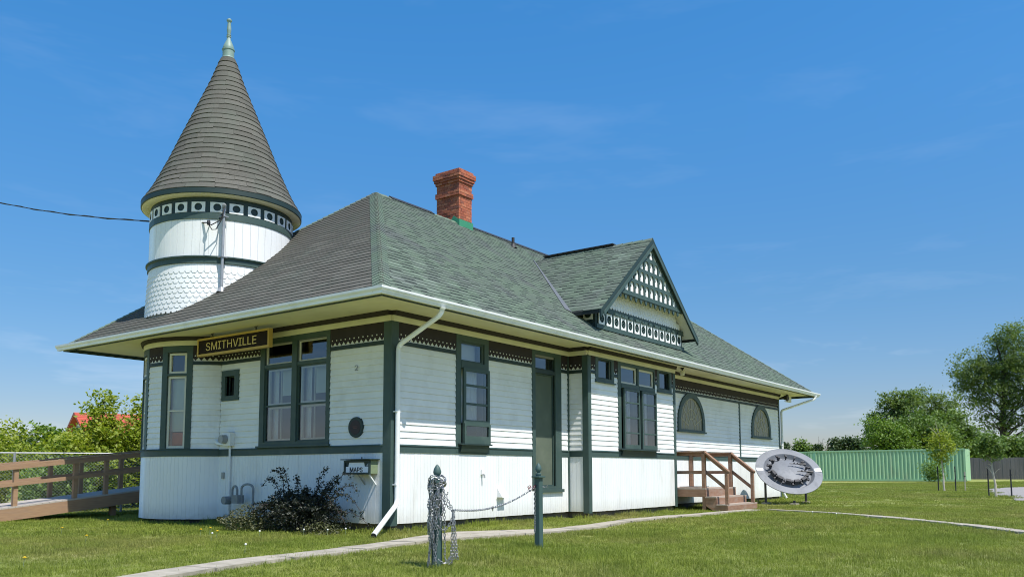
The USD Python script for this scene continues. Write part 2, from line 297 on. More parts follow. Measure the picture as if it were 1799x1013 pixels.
class Frame:
    """A facade: u along it, v up, w outwards."""
    def __init__(self, fn, curved=0.0):
        self.fn, self.curved = fn, curved
        o = np.asarray(fn(0, 0, 0)); self.out = float(np.dot(np.cross(fn(0.01, 0, 0) - o, fn(0, 0.01, 0) - o), fn(0, 0, 0.01) - o))
    def __call__(self, u, v, w): return self.fn(u, v, w)
    def box(self, mb, u0, u1, v0, v1, w0, w1, wt0=None, wt1=None):
        """w0 inside, w1 outside face at the bottom; wt1: outside face at the top."""
        wt0 = w0 if wt0 is None else wt0; wt1 = w1 if wt1 is None else wt1
        n = max(1, int(math.ceil(abs(u1 - u0) / self.curved))) if self.curved else 1
        us = np.linspace(u0, u1, n + 1)
        v = []
        for u in us: v += [self(u, v0, w0), self(u, v0, w1), self(u, v1, wt1), self(u, v1, wt0)]
        f = [[0, 1, 2, 3], [4 * n + 3, 4 * n + 2, 4 * n + 1, 4 * n]]
        for i in range(n):
            a, b = 4 * i, 4 * i + 4
            for k in range(4): f.append([a + k, b + k, b + (k + 1) % 4, a + (k + 1) % 4])
        mb.add(v, np.array(f)); return mb
    def poly(self, mb, shape, w0, w1):
        """Extrudes a shapely shape given in (u, v) from w0 to w1."""
        for g in getattr(shape, "geoms", [shape]):
            if g.is_empty or g.area < 1e-7: continue
            if self.curved:
                x0, _, x1, _ = g.bounds
                cuts = np.arange(math.floor(x0 / self.curved), math.ceil(x1 / self.curved) + 1) * self.curved
                pieces = [g.intersection(sbox(a, -99, b, 99)) for a, b in zip(cuts[:-1], cuts[1:])]
            else: pieces = [g]
            for pc in pieces:
                for h in getattr(pc, "geoms", [pc]):
                    if h.geom_type != "Polygon" or h.area < 1e-8: continue
                    m = trimesh.creation.extrude_polygon(h, abs(w1 - w0), engine="earcut")
                    q = np.array(m.vertices)
                    mb.add([self(a, b, min(w0, w1) + c) for a, b, c in q], m.faces)
        return mb

# plan of the station, metres
LEN, WID, OX, OY = 20.81, 8.30, 1.31, 1.05
BX0, BX1, BAY = 5.94, 10.59, 0.524
TCX, TCY, TR = 0.84, 6.40, 1.575
YJ = TCY - math.sqrt(TR ** 2 - TCX ** 2)
front = Frame(lambda u, v, w: np.array([u, -w, v]))
bay = Frame(lambda u, v, w: np.array([u, -BAY - w, v]))
bayret = Frame(lambda u, v, w: np.array([BX0 - w, -u, v]))
left = Frame(lambda u, v, w: np.array([-w, u, v]))
tur = Frame(lambda u, v, w: np.array([TCX + (TR + w) * math.cos(u / TR), TCY + (TR + w) * math.sin(u / TR), v]), curved=0.14)
A = lambda deg: math.radians(deg) * TR       # angle on the turret -> u

ST = thing("train_station", "white clapboard railway station with dark green trim, conical turret, brick chimney and green shingle roof", "building")

def cuts(u0, u1, v0, v1, holes):
    """The strips of a row u0..u1, v0..v1 that are left when the rectangles HOLES are taken out."""
    vs = sorted({v0, v1} | {min(max(h[k], v0), v1) for h in holes for k in (2, 3)})
    for a, b in zip(vs[:-1], vs[1:]):
        if b - a < 0.004: continue
        mid = (a + b) / 2; x = u0
        for h in sorted(h for h in holes if h[2] < mid < h[3]):
            if h[0] > x + 0.005: yield x, min(h[0], u1), a, b
            x = max(x, h[1])
        if x < u1 - 0.005: yield x, u1, a, b

ROW = 0.1208
def siding(fr, parent, u0, u1, holes=(), v0=1.42, v1=3.225, joined=False, both=False):
    mbj = MB()
    v = v0; k = 0
    while v < v1 - 0.02:
        t = min(v + ROW, v1)
        for a, b, c, d in cuts(u0, u1, v, t, list(holes)):
            mb = mbj if joined else MB()
            j = RNG.uniform(-0.0015, 0.0015)
            wb = lambda z: 0.0215 + j - 0.0155 * (z - v) / ROW
            dz = RNG.uniform(-0.0012, 0.0012) if c == v else 0
            fr.box(mb, a, b, c + dz, d - 0.0005, -0.012, wb(c), -0.012, wb(d))
            if not joined: mb.build("siding_board", "white_paint", parent)
        v = t
    if joined: mbj.build("siding_boards", "white_paint", parent, kind="stuff")

def wainscot(fr, parent, u0, u1, v0=0.0, v1=1.27, pitch=0.0925):
    """Narrow vertical boards with V joints."""
    n = max(1, round((u1 - u0) / pitch)); p = (u1 - u0) / n; mb = MB()
    for i in range(n):
        j = RNG.uniform(-0.0012, 0.0012)
        fr.box(mb, u0 + i * p + 0.0018, u0 + (i + 1) * p - 0.0018, v0 + RNG.uniform(-0.002, 0.002), v1, -0.012, 0.012 + j)
    fr.box(mb, u0, u1, v0 + 0.01, v1, -0.0105, 0.0075)
    mb.build("wainscot_boards", "white_boards", parent, kind="stuff")

def frieze(fr, parent, u0, u1, holes=(), extra=0.0):
    for a, b, c, d in cuts(u0, u1, 3.405, 3.64, [h for h in holes if h[3] > 3.5]):
        mb = MB(); fr.box(mb, a, b, c, d, -0.01, 0.024); mb.build("frieze_board", "frieze_brown", parent)
    mb = MB(); fr.box(mb, u0 - extra, u1 + extra, 3.64, 3.745, -0.01, 0.045); mb.build("cornice_band", "cream_paint", parent)
    mb = MB(); fr.box(mb, u0 - extra, u1 + extra, 3.745, 3.826, -0.01, 0.085, -0.01, 0.11); mb.build("crown_moulding", "frieze_brown", parent)

def zigzag(fr, parent, u0, u1, period=0.116):
    n = max(1, round((u1 - u0) / period)); p = (u1 - u0) / n
    mb = MB(); fr.box(mb, u0, u1, 3.30, 3.405, -0.01, 0.008); mb.build("zigzag_backing", "white_paint", parent)
    mb = MB(); fr.box(mb, u0, u1, 3.225, 3.30, -0.01, 0.032, -0.01, 0.026); mb.build("zigzag_moulding", "green_dark", parent)
    pts = [(u0, 3.4045)]
    for i in range(n): pts += [(u0 + (i + 0.0) * p, 3.385), (u0 + (i + 0.5) * p, 3.314), (u0 + (i + 1) * p, 3.385)]
    pts += [(u1, 3.4045)]
    q = [pts[0]]
    for s in pts[1:]:
        if np.hypot(s[0] - q[-1][0], s[1] - q[-1][1]) > 1e-4: q.append(s)
    mb = MB(); fr.poly(mb, Polygon(q), 0.009, 0.026); mb.build("zigzag_trim", "frieze_brown", parent)
    mb = MB()
    for i in range(n):
        fr.poly(mb, Point(u0 + (i + 0.5) * p, 3.413).buffer(0.0125, 6), 0.0245, 0.031)
    mb.build("white_pegs", "white_paint", parent, kind="stuff")

def sheet(fr, parent, u0, u1, holes, v0=0.0, v1=3.83):
    """The wall itself behind the boards, with the openings cut through it."""
    shp = sbox(u0, v0, u1, v1)
    for h in holes: shp = shp.difference(sbox(*np.array(h)[[0, 2, 1, 3]]))
    mb = MB(); fr.poly(mb, shp, -0.15, -0.011)
    return mb.build("wall", "groove_gap", parent)

def belt(fr, parent, u0, u1):
    mb = MB(); fr.box(mb, u0, u1, 1.27, 1.395, -0.01, 0.026); fr.box(mb, u0, u1, 1.395, 1.42, -0.01, 0.042, -0.01, 0.034); mb.build("belt_board", "green_trim", parent)

def vboard(fr, parent, u0, u1, v0, v1, w=0.028, name="corner_board", mat="green_trim"):
    mb = MB(); fr.box(mb, u0, u1, v0, v1, -0.01, w); return mb.build(name, mat, parent)

def casing(fr, win, u0, u1, v0, v1, i0, i1, j0, j1, w=0.03, mat="green_trim", name="casing"):
    """Frame boards round an opening i0..i1, j0..j1 out to u0..u1, v0..v1."""
    for a in ((u0, i0, v0, v1), (i1, u1, v0, v1), (i0, i1, j1, v1), (i0, i1, v0, j0)):
        if a[1] - a[0] > 0.004 and a[3] - a[2] > 0.004:
            mb = MB(); fr.box(mb, *a, -0.13, w); mb.build(name, mat, win)

def sash(fr, win, u0, u1, v0, v1, t=0.045, w0=-0.03, w1=0.01, rails=(), bars=(), mat="green_trim", glass=True, bottom=None, muntin=0.03, name="sash"):
    b = bottom or t
    mb = MB()
    for a in ((u0, u0 + t, v0, v1), (u1 - t, u1, v0, v1), (u0 + t, u1 - t, v1 - t, v1), (u0 + t, u1 - t, v0, v0 + b)): fr.box(mb, *a, w0, w1)
    s = mb.build(name, mat, win)
    for r in rails:
        mb = MB(); fr.box(mb, u0 + t, u1 - t, r - muntin / 2, r + muntin / 2, w0 + 0.004, w1 - 0.003); mb.build("muntin", mat, win)
    for r in bars:
        mb = MB(); fr.box(mb, r - muntin / 2, r + muntin / 2, v0 + b, v1 - t, w0 + 0.006, w1 - 0.005); mb.build("muntin", mat, win)
    if glass:
        edges = [v0 + b] + sorted(rails) + [v1 - t]
        for a, c in zip(edges[:-1], edges[1:]):
            mb = MB()
            n_ = max(1, int(math.ceil((u1 - u0) / fr.curved))) if fr.curved else 1; us = np.linspace(u0 + t - 0.01, u1 - t + 0.01, n_ + 1); wm = (w0 + w1) / 2
            for p0, p1 in zip(us[:-1], us[1:]): mb.add([fr(p0, a, wm), fr(p1, a, wm), fr(p1, c, wm), fr(p0, c, wm)], np.array([[0, 1, 2, 3] if fr.out > 0 else [3, 2, 1, 0]]))
            mb.build("pane", "glass_pane", win)

def cloth(fr, win, u0, u1, v0, v1, w, folds=6, amp=0.02, mat="curtain", name="curtain"):
    n = max(8, folds * 6); us = np.linspace(u0, u1, n + 1); v = []
    for i, u in enumerate(us):
        d = amp * math.sin(i / n * folds * 2 * math.pi + 0.7)
        v += [fr(u, v0, w + d), fr(u, v1, w + d * 0.5)]
    f = [[2 * i, 2 * i + 2, 2 * i + 3, 2 * i + 1] for i in range(n)]
    MB().add(v, np.array(f)).build(name, mat, win, smooth=True)

# ------------------------------------------------------------------ station: walls
# long front, near part
FW = [(1.78, 2.82, 1.31, 3.66), (4.40, 5.58, 0.50, 3.66)]
wf = sheet(front, ST, 0, BX0, [(1.95, 2.67, 1.5, 3.5), (4.52, 5.33, 0.6, 3.5)])
tag(wf, "near part of the long white front with one tall window and a tall green screen door")
siding(front, wf, 0.155, BX0 - 0.075, FW)
for a, b in ((0.155, 1.78), (2.82, 4.40), (5.58, BX0 - 0.075)):
    zigzag(front, wf, a, b); wainscot(front, wf, a, b) if a != 2.82 else None
wainscot(front, wf, 1.78, 4.40) if False else wainscot(front, wf, 1.782, 4.398)
mb = MB(); front.box(mb, 4.40, 5.58, 0.0, 0.515, -0.01, 0.012)
wainscot(front, wf, 4.402, 5.578, 0, 0.50)
for a, b in ((0.155, 1.78), (2.82, 4.40), (5.58, BX0 - 0.075)): belt(front, wf, a, b)
belt(front, wf, 1.78, 2.82)
frieze(front, wf, 0.0, BX0 - 0.03, FW)
vboard(front, wf, -0.026, 0.155, -0.03, 3.64)
vboard(front, wf, BX0 - 0.075, BX0 - 0.012, -0.0, 3.64)

# bay: return and front
wr = sheet(bayret, ST, 0, BAY, [])
tag(wr, "narrow side of the projecting bay, half in sun")
siding(bayret, wr, 0.012, BAY - 0.13); wainscot(bayret, wr, 0.012, BAY - 0.13); belt(bayret, wr, 0.012, BAY - 0.13)
frieze(bayret, wr, 0.0, BAY + 0.0); zigzag(bayret, wr, 0.03, BAY - 0.13)
vboard(bayret, wr, BAY - 0.13, BAY + 0.026, -0.03, 3.64)
BH = [(6.27, 7.155, 3.03, 3.66), (7.35, 9.36, 1.31, 3.66), (9.505, 10.38, 3.035, 3.66)]
wb_ = sheet(bay, ST, BX0, BX1, [(6.40, 7.02, 3.14, 3.60), (7.52, 8.36, 1.5, 3.52), (8.46, 9.30, 1.5, 3.52), (9.63, 10.25, 3.14, 3.60)])
tag(wb_, "front of the projecting bay with a double window between two small dark windows")
siding(bay, wb_, BX0 + 0.115, BX1 - 0.115, BH, v1=3.30)
wainscot(bay, wb_, BX0 + 0.115, BX1 - 0.115); belt(bay, wb_, BX0 + 0.115, BX1 - 0.115)
frieze(bay, wb_, BX0, BX1, BH)
for a, b in ((BX0 + 0.115, 6.27), (7.155, 7.35), (9.36, 9.505), (10.38, BX1 - 0.115)): zigzag(bay, wb_, a, b, 0.14)
vboard(bay, wb_, BX0 - 0.002, BX0 + 0.115, -0.03, 3.64); vboard(bay, wb_, BX1 - 0.115, BX1 + 0.02, -0.03, 3.64)
mb = MB(); mb.box((BX1 - 0.15, -BAY + 0.151, 0), (BX1 - 0.002, -0.001, 3.82)); mb.build("wall", "white_paint", ST)

# far part of the front
wq = sheet(front, ST, BX1, LEN, [])
tag(wq, "far part of the long white front with two arched windows")
siding(front, wq, BX1, 16.70, joined=True); siding(front, wq, 16.80, LEN - 0.12, joined=True)
wainscot(front, wq, BX1, LEN - 0.12)
vboard(front, wq, 16.70, 16.80, 1.42, 3.225, 0.03, "batten"); vboard(front, wq, LEN - 0.12, LEN + 0.02, -0.03, 3.64)
vboard(front, wq, BX1 + 0.02, BX1 + 0.14, -0.03, 3.225, 0.03)
belt(front, wq, BX1 + 0.14, LEN - 0.12); frieze(front, wq, BX1, LEN); zigzag(front, wq, BX1 + 0.02, LEN - 0.12, 0.116)

# gable-less left side, flat part
LW = [(1.60, 3.71, 1.42, 3.66), (4.416, 5.0, 2.44, 3.09)]
wl = sheet(left, ST, 0.0, YJ, [(1.74, 2.55, 1.5, 3.5), (2.72, 3.55, 1.5, 3.5), (4.56, 4.88, 2.54, 2.97)])
tag(wl, "shaded short side of the station with a double window and a small square window")
siding(left, wl, 0.17, YJ - 0.02, LW, both=True)
for a, b in ((0.17, 1.60), (3.71, YJ - 0.02)): zigzag(left, wl, a, b)
wainscot(left, wl, 0.17, YJ); belt(left, wl, 0.17, YJ); frieze(left, wl, -0.0, YJ, LW)
vboard(left, wl, -0.0, 0.17, -0.03, 3.64)

# turret base
T0, T1 = 118, 237.6
TW = [(A(189.5), A(216.0), 1.42, 3.66), (A(144.5), A(171.0), 1.42, 3.66)]
ws = sheet(tur, ST, A(T0), A(T1), [(A(196), A(211.5), 1.5, 3.5), (A(151), A(166.5), 1.5, 3.5)])
tag(ws, "rounded white base of the turret with tall narrow windows")
siding(tur, ws, A(T0), A(T1), TW)
for a, b in ((T0, 144.5), (171, 189.5), (216, T1)): zigzag(tur, ws, A(a), A(b))
wainscot(tur, ws, A(T0), A(T1), v0=-0.05); belt(tur, ws, A(T0), A(T1)); frieze(tur, ws, A(T0), A(T1), TW)

# walls the picture does not show, floor, ceiling, foundation
mb = MB(); mb.box((0.3, TCY + 1.0, 0), (0.45, WID - 0.6, 3.82)); mb.build("wall", "white_paint", ST)
mb = MB(); mb.box((0.46, WID - 0.75, 0), (LEN, WID - 0.6, 3.82)); mb.build("wall", "white_paint", ST)
mb = MB(); mb.box((LEN - 0.15, 0.16, 0), (LEN, WID, 3.82)); mb.build("wall", "white_paint", ST)
mb = MB(); mb.box((0.16, 0.16, 0.35), (LEN - 0.16, WID, 0.4)); mb.build("floor", "interior", ST)
mb = MB(); mb.box((5.0, 3.2, 0.4), (5.1, WID, 3.8)); mb.box((0.3, 4.3, 0.4), (5.0, 4.4, 3.8)); mb.box((5.1, 3.2, 0.4), (LEN - 0.16, 3.3, 3.8)); mb.build("partition_wall", "interior", ST)
mb = MB()
mb.box((0.06, 0.06, -0.4), (BX0 + 0.06, 3.0, 0.0)); mb.box((BX0 + 0.06, -BAY + 0.06, -0.4), (BX1 - 0.06, 3.0, 0.0)); mb.box((BX1 - 0.06, 0.06, -0.4), (LEN - 0.06, WID - 0.06, 0.0))
mb.box((0.06, 3.0, -0.4), (6.0, WID - 0.06, 0.0)); mb.lathe([(TR - 0.14, -0.4), (TR - 0.14, -0.05), (0.01, -0.05)], (TCX, TCY, 0), 40)
mb.build("foundation", "foundation", ST)

# ------------------------------------------------------------------ windows and door of the near front
w = node("window", ST, "tall dark green window with a pale curtain and a vent panel at its foot")
casing(front, w, 1.78, 2.82, 1.31, 3.64, 1.93, 2.68, 1.46, 3.52)
mb = MB(); front.box(mb, 1.93, 2.68, 2.98, 3.11, -0.10, 0.04); mb.build("transom_bar", "green_trim", w)
sash(front, w, 1.94, 2.67, 3.11, 3.52, 0.04, -0.05, -0.01, mat="green_trim")
sash(front, w, 1.965, 2.80, 1.88, 2.99, 0.07, 0.03, 0.075, rails=(2.27, 2.64), muntin=0.045, name="storm_sash")
sash(front, w, 1.965, 2.80, 1.47, 1.88, 0.05, 0.035, 0.098, rails=(), bottom=0.16, name="vent_panel")
mb = MB()
for k in range(9): front.box(mb, 2.015, 2.75, 1.642 + k * 0.021, 1.650 + k * 0.021, 0.045, 0.06)
mb.build("vent_slats", "grey_metal", w, kind="stuff")
mb = MB(); front.box(mb, 1.885, 2.755, 1.31, 1.45, 0.0, 0.06, 0.0, 0.10); front.box(mb, 1.83, 2.83, 1.45, 1.478, 0.0, 0.12); mb.build("sill", "green_dark", w)
cloth(front, w, 1.98, 2.62, 1.9, 3.1, -0.14, 7); cloth(front, w, 1.98, 2.64, 3.1, 3.5, -0.2, 2, 0.004)

d = node("door", ST, "tall olive green screen door with a dark transom")
casing(front, d, 4.40, 5.58, 0.53, 3.64, 4.52, 5.33, 0.60, 3.55)
mb = MB(); front.box(mb, 4.52, 5.33, 3.13, 3.22, -0.10, 0.02); mb.build("transom_bar", "green_dark", d)
sash(front, d, 4.52, 5.33, 3.22, 3.55, 0.03, -0.06, -0.02, mat="green_dark")
mb = MB(); front.box(mb, 4.55, 5.30, 0.63, 3.10, -0.075, -0.06); mb.build("screen", "screen_mesh", d)
mb = MB()
for a in ((4.52, 4.55, 0.60, 3.13), (5.30, 5.33, 0.60, 3.13), (4.55, 5.30, 0.60, 0.63), (4.55, 5.30, 3.10, 3.13)): front.box(mb, *a, -0.09, -0.03)
mb.build("door_frame", "green_trim", d)
mb = MB(); front.box(mb, 4.50, 5.62, 0.46, 0.53, -0.02, 0.07); mb.build("sill", "green_trim", d)
mb = MB(); front.box(mb, 4.58, 4.60, 1.5, 1.62, -0.06, -0.02); mb.build("handle", "black_iron", d)

# bay windows
for u0, u1 in ((6.27, 7.155), (9.505, 10.38)):
    w = node("window", ST, "small dark window high in the bay wall")
    casing(bay, w, u0, u1, 3.06, 3.64, u0 + 0.13, u1 - 0.13, 3.14, 3.60)
    mb = MB(); bay.box(mb, u0 - 0.02, u1 + 0.04, 3.03, 3.06, 0.0, 0.07); mb.build("sill", "green_trim", w)
    sash(bay, w, u0 + 0.13, u1 - 0.13, 3.14, 3.60, 0.03, -0.07, -0.03, mat="green_dark")
w = node("window", ST, "wide double window in the bay with pale transoms and storm sashes")
casing(bay, w, 7.35, 9.36, 1.47, 3.64, 7.50, 9.32, 1.47, 3.55)
vboard(bay, w, 8.37, 8.45, 1.47, 3.55, 0.035, "mullion")
for a, b in ((7.50, 8.37), (8.45, 9.32)):
    mb = MB(); bay.box(mb, a, b, 3.0, 3.11, -0.10, 0.04); mb.build("transom_bar", "green_trim", w)
    sash(bay, w, a + 0.01, b - 0.01, 3.11, 3.55, 0.05, -0.05, -0.01, mat="cream_sash")
    sash(bay, w, a + 0.07, b + 0.02, 1.49, 2.985, 0.05, 0.03, 0.085, rails=(1.885, 2.265, 2.64), bottom=0.10, muntin=0.035, name="storm_sash")
    cloth(bay, w, a + 0.10, a + 0.32, 1.5, 3.0, -0.2, 3, 0.03); cloth(bay, w, b - 0.16, b - 0.02, 1.5, 3.0, -0.2, 2, 0.03)
    cloth(bay, w, a + 0.45, a + 0.6, 1.5, 2.7, -0.6, 2, 0.03)
mb = MB(); bay.box(mb, 7.47, 9.27, 1.32, 1.45, 0.0, 0.05, 0.0, 0.09); bay.box(mb, 7.33, 9.40, 1.45, 1.485, 0.0, 0.12); mb.build("sill", "green_dark", w)

# arched windows of the far part
for uc in (12.80, 18.78):
    w = node("window", ST, "arched leaded window with dark green surround")
    def arch(hw, z0, z1):
        t = np.linspace(0, math.pi, 33)
        h = 0.22
        return Polygon([(uc + hw, z0)] + [(uc + hw * math.cos(a), z0 + h + (z1 - z0 - h) * math.sin(a)) for a in t] + [(uc - hw, z0)])
    outer, inner = arch(0.96, 2.13, 3.285), arch(0.80, 2.17, 3.13)
    mb = MB(); front.poly(mb, outer.difference(inner), -0.005, 0.06); mb.build("casing", "green_trim", w)
    mb = MB(); front.box(mb, uc - 1.0, uc + 1.0, 2.085, 2.128, 0.0, 0.09); mb.build("sill", "green_trim", w)
    mb = MB(); front.poly(mb, inner, 0.02, 0.026); mb.build("pane", "leaded_glass", w)
    lines = []
    for r in (0.28, 0.52, 0.78): lines.append(LineString([(uc + r * math.cos(a) * 0.82, 2.17 + r * 1.2 * math.sin(a)) for a in np.linspace(0, math.pi, 25)]))
    for a in np.linspace(0, math.pi, 9)[1:-1]: lines.append(LineString([(uc + 0.28 * math.cos(a) * 0.82, 2.17 + 0.34 * math.sin(a)), (uc + 1.2 * math.cos(a), 2.17 + 1.3 * math.sin(a))]))
    mb = MB(); front.poly(mb, unary_union([l.buffer(0.012) for l in lines]).intersection(inner), 0.0265, 0.034); mb.build("lead_cames", "lead_came", w)

# left side windows
w = node("window", ST, "wide double window in shade with pale curtains behind the glass")
casing(left, w, 1.60, 3.71, 1.44, 3.64, 1.70, 3.57, 1.53, 3.53)
vboard(left, w, 2.56, 2.71, 1.53, 3.53, 0.035, "mullion")
mb = MB(); left.box(mb, 1.56, 3.75, 1.42, 1.455, 0.0, 0.075); mb.build("sill", "green_trim", w)
for a, b in ((1.70, 2.56), (2.71, 3.57)):
    mb = MB(); left.box(mb, a, b, 3.03, 3.10, -0.1, 0.025); mb.build("transom_bar", "green_trim", w)
    sash(left, w, a, b - 0.02, 3.10, 3.52, 0.03, -0.05, -0.015, mat="cream_sash")
    sash(left, w, a, b, 1.53, 3.03, 0.025, -0.05, 0.0, rails=(2.26,), muntin=0.035, name="storm_sash")
    sash(left, w, a + 0.03, b - 0.03, 2.27, 3.02, 0.045, -0.10, -0.06, bars=((a + b) / 2 - 0.0,), glass=False, mat="cream_sash", muntin=0.022)
    sash(left, w, a + 0.03, b - 0.03, 1.55, 2.25, 0.045, -0.12, -0.08, bars=((a + b) / 2 + 0.02,), glass=False, mat="cream_sash", muntin=0.022)
    cloth(left, w, b - 0.20, b - 0.03, 1.56, 3.0, -0.2, 3, 0.02)
    cloth(left, w, a + 0.02, b - 0.22, 2.48, 3.0, -0.24, 1, 0.003, "blind", "blind")
mb = MB(); left.box(mb, 1.77, 1.90, 1.60, 2.0, -0.155, -0.15); mb.build("paper_notice", "bright_white", w)
w = node("window", ST, "small square window with a wide dark green surround")
casing(left, w, 4.416, 5.0, 2.44, 3.09, 4.56, 4.88, 2.545, 2.965, 0.04)
sash(left, w, 4.56, 4.88, 2.545, 2.965, 0.02, -0.09, -0.06, mat="green_dark")
cloth(left, w, 4.58, 4.76, 2.56, 2.96, -0.14, 1, 0.003, "blind", "blind")

# turret windows
for ac in (203.2, 158.0):
    w = node("window", ST, "tall narrow turret window with cream sashes")
    casing(tur, w, A(ac - 13.4), A(ac + 13.2), 1.42, 3.64, A(ac - 8.2), A(ac + 8.6), 1.44, 3.50)
    mb = MB(); tur.box(mb, A(ac - 8.2), A(ac + 8.6), 2.99, 3.04, -0.1, 0.028); mb.build("transom_bar", "green_trim", w)
    sash(tur, w, A(ac - 6.8), A(ac + 8.2), 3.04, 3.48, 0.045, -0.05, 0.008, mat="cream_sash")
    sash(tur, w, A(ac - 8.0), A(ac + 8.4), 1.44, 2.985, 0.05, -0.05, -0.01, rails=(2.24,), mat="cream_sash")
    cloth(tur, w, A(ac - 7), A(ac + 7.5), 1.80, 2.97, -0.12, 1, 0.003, "blind", "blind")
    mb = MB(); tur.box(mb, A(ac - 6), A(ac + 6), 1.50, 1.78, -0.13, -0.12); mb.build("red_notice", "barn_red", w)
mb = MB(); tur.box(mb, A(T0), A(T1), 1.42, 1.428, -0.01, 0.05); mb.build("belt_cap", "green_trim", ws)

# ------------------------------------------------------------------ roof
ZE, ZR, RY, RX = 3.86, 7.85, 4.15, 3.615
RX2 = LEN - RX
KF = (ZR - ZE) / (RY + OY); KL = (ZR - ZE) / (RX + OX)
e = 0.012
v = [(-OX, -OY, ZE), (LEN + OX, -OY, ZE), (LEN + OX, WID + OY, ZE), (-OX, WID + OY, ZE), (RX, RY, ZR), (RX2, RY, ZR)]
vb = [(x, y, 3.832) for x, y, _ in v[:4]]
f = [[0, 1, 5], [0, 5, 4], [1, 2, 5], [2, 3, 4], [2, 4, 5], [3, 0, 4], [0, 6, 7], [0, 7, 1], [1, 7, 8], [1, 8, 2], [2, 8, 9], [2, 9, 3], [3, 9, 6], [3, 6, 0], [6, 9, 8], [6, 8, 7]]
ROOF = MB().add(v + vb, np.array(f)).build("roof", "roof_under", ST, label="steep hipped roof of green and grey brown shingles")

TABS = []          # (parent, material stem, mesh) of every roof tab; the largest 300 in view become parts
def px_area(c, n, a):
    d = np.asarray(c) - EYE
    z = d @ fw
    return -1.0 if z < 1 or n @ d > 0 else a * abs(n @ d) / np.linalg.norm(d) / z ** 2

def tab(parent, stem, P, s, t, n, s0, s1, t0, t1, h0, h1):
    P = np.asarray(P)
    q = [P + s * a + t * b + n * c for a, b, c in ((s0, t0, 0), (s1, t0, 0), (s1, t0, h0), (s0, t0, h0), (s0, t1, 0), (s1, t1, 0), (s1, t1, h1), (s0, t1, h1))]
    f = [[0, 1, 2, 3], [3, 2, 6, 7], [1, 5, 6, 2], [0, 3, 7, 4]]
    c = np.mean(q, 0)
    TABS.append((parent, stem, np.array(q), np.array(f), px_area(c, n, (s1 - s0) * (t1 - t0))))

def shingle_plane(parent, stem, P, s, t, poly, expo=0.150, wide=(0.15, 0.40), short=0.42, gap=0.054, thin=0.0, h=0.013):
    """Courses of tabs over the polygon given in (s, t)."""
    n = np.cross(s, t); n = n if n[2] > 0 else -n
    _, tmin, _, tmax = poly.bounds
    k = 0; y = tmin
    while y < tmax - 0.03:
        line = poly.intersection(LineString([(-60, y + expo * 0.5), (60, y + expo * 0.5)]))
        for g in getattr(line, "geoms", [line]):
            if g.is_empty or g.geom_type != "LineString": continue
            a, b = g.coords[0][0], g.coords[-1][0]
            a, b = min(a, b), max(a, b); x = a - RNG.uniform(0, 0.1); low = RNG.random() < 0.5
            while x < b - 0.01:
                wdt = RNG.uniform(*wide)
                x0, x1 = max(x, a), min(x + wdt, b)
                if x1 - x0 > 0.02:
                    up_ = gap if low else thin
                    j = RNG.uniform(-0.002, 0.002)
                    tab(parent, stem, P, s, t, n, x0 + 0.0008, x1 - 0.0008, y + up_ + j, min(y + expo + 0.012, tmax), (h if not low else h * 0.72) + RNG.uniform(-0.0015, 0.0015), 0.003)
                x += wdt; low = not low if RNG.random() < (0.9 if low else short * 1.6) else low
        y += expo; k += 1

ns = math.hypot(1, KF); tF = np.array([0, 1, KF]) / ns
shingle_plane(ROOF, "shingle_green", (0, -OY, ZE), np.array([1.0, 0, 0]), tF, Polygon([(-OX, 0), (LEN + OX, 0), (RX2, (RY + OY) * ns), (RX, (RY + OY) * ns)]))
nl_ = math.hypot(1, KL); tL = np.array([1, 0, KL]) / nl_
shingle_plane(ROOF, "shingle_brown", (-OX, 0, ZE), np.array([0, 1.0, 0]), tL, Polygon([(-OY, 0), (WID + OY, 0), (RY, (RX + OX) * nl_)]), wide=(0.22, 0.6), gap=0.026, thin=0.012, short=0.35, h=0.016)

def cap_run(parent, p0, p1, n1, n2, half=0.14, expo=0.15, mat="shingle_green_1", lift=0.018):
    """Bent cap shingles along a hip or ridge from p0 up to p1 over planes with normals n1, n2."""
    p0, p1 = np.asarray(p0, float), np.asarray(p1, float)
    d = p1 - p0; L = np.linalg.norm(d); d /= L
    a = np.cross(d, n1); a = a if a @ n2 < 0 else -a
    b = np.cross(d, n2); b = b if b @ n1 < 0 else -b
    a /= np.linalg.norm(a); b /= np.linalg.norm(b); u = (n1 + n2); u /= np.linalg.norm(u)
    k = 0
    while k * expo < L - 0.02:
        t0, t1 = k * expo, min(k * expo + expo * 1.25, L)
        mb = MB(); V = []
        for t, z in ((t0, lift + 0.008), (t1, lift - 0.008)):
            c = p0 + d * t
            V += [c + a * half + n1 * z, c + a * half * 0.3 + n1 * z + u * 0.004, c + u * (z + 0.004), c + b * half * 0.3 + n2 * z + u * 0.004, c + b * half + n2 * z,
                  c + a * half + n1 * (z - 0.02), c + b * half + n2 * (z - 0.02)]
        F = [[0, 1, 8, 7], [1, 2, 9, 8], [2, 3, 10, 9], [3, 4, 11, 10], [5, 0, 7, 12], [4, 6, 13, 11], [5, 6, 4, 0], [0, 4, 3, 1]]
        mb.add(V, np.array(F)); mb.build("cap_shingle", mat if RNG.random() < 0.7 else mat[:-1] + str(RNG.integers(0, 3)), parent)
        k += 1
nF = np.array([0, -KF, 1]) / ns; nL = np.array([-KL, 0, 1]) / nl_; nB = np.array([0, KF, 1]) / ns; nR = np.array([KL, 0, 1]) / nl_
cap_run(ROOF, (-OX, -OY, ZE), (RX, RY, ZR), nL, nF, 0.16)
mb = MB(); cap_run(ROOF, (-OX, WID + OY, ZE), (RX, RY, ZR), nL, nB, 0.14)
cap_run(ROOF, (LEN + OX, -OY, ZE), (RX2, RY, ZR), nF, nR, 0.14, 0.3)
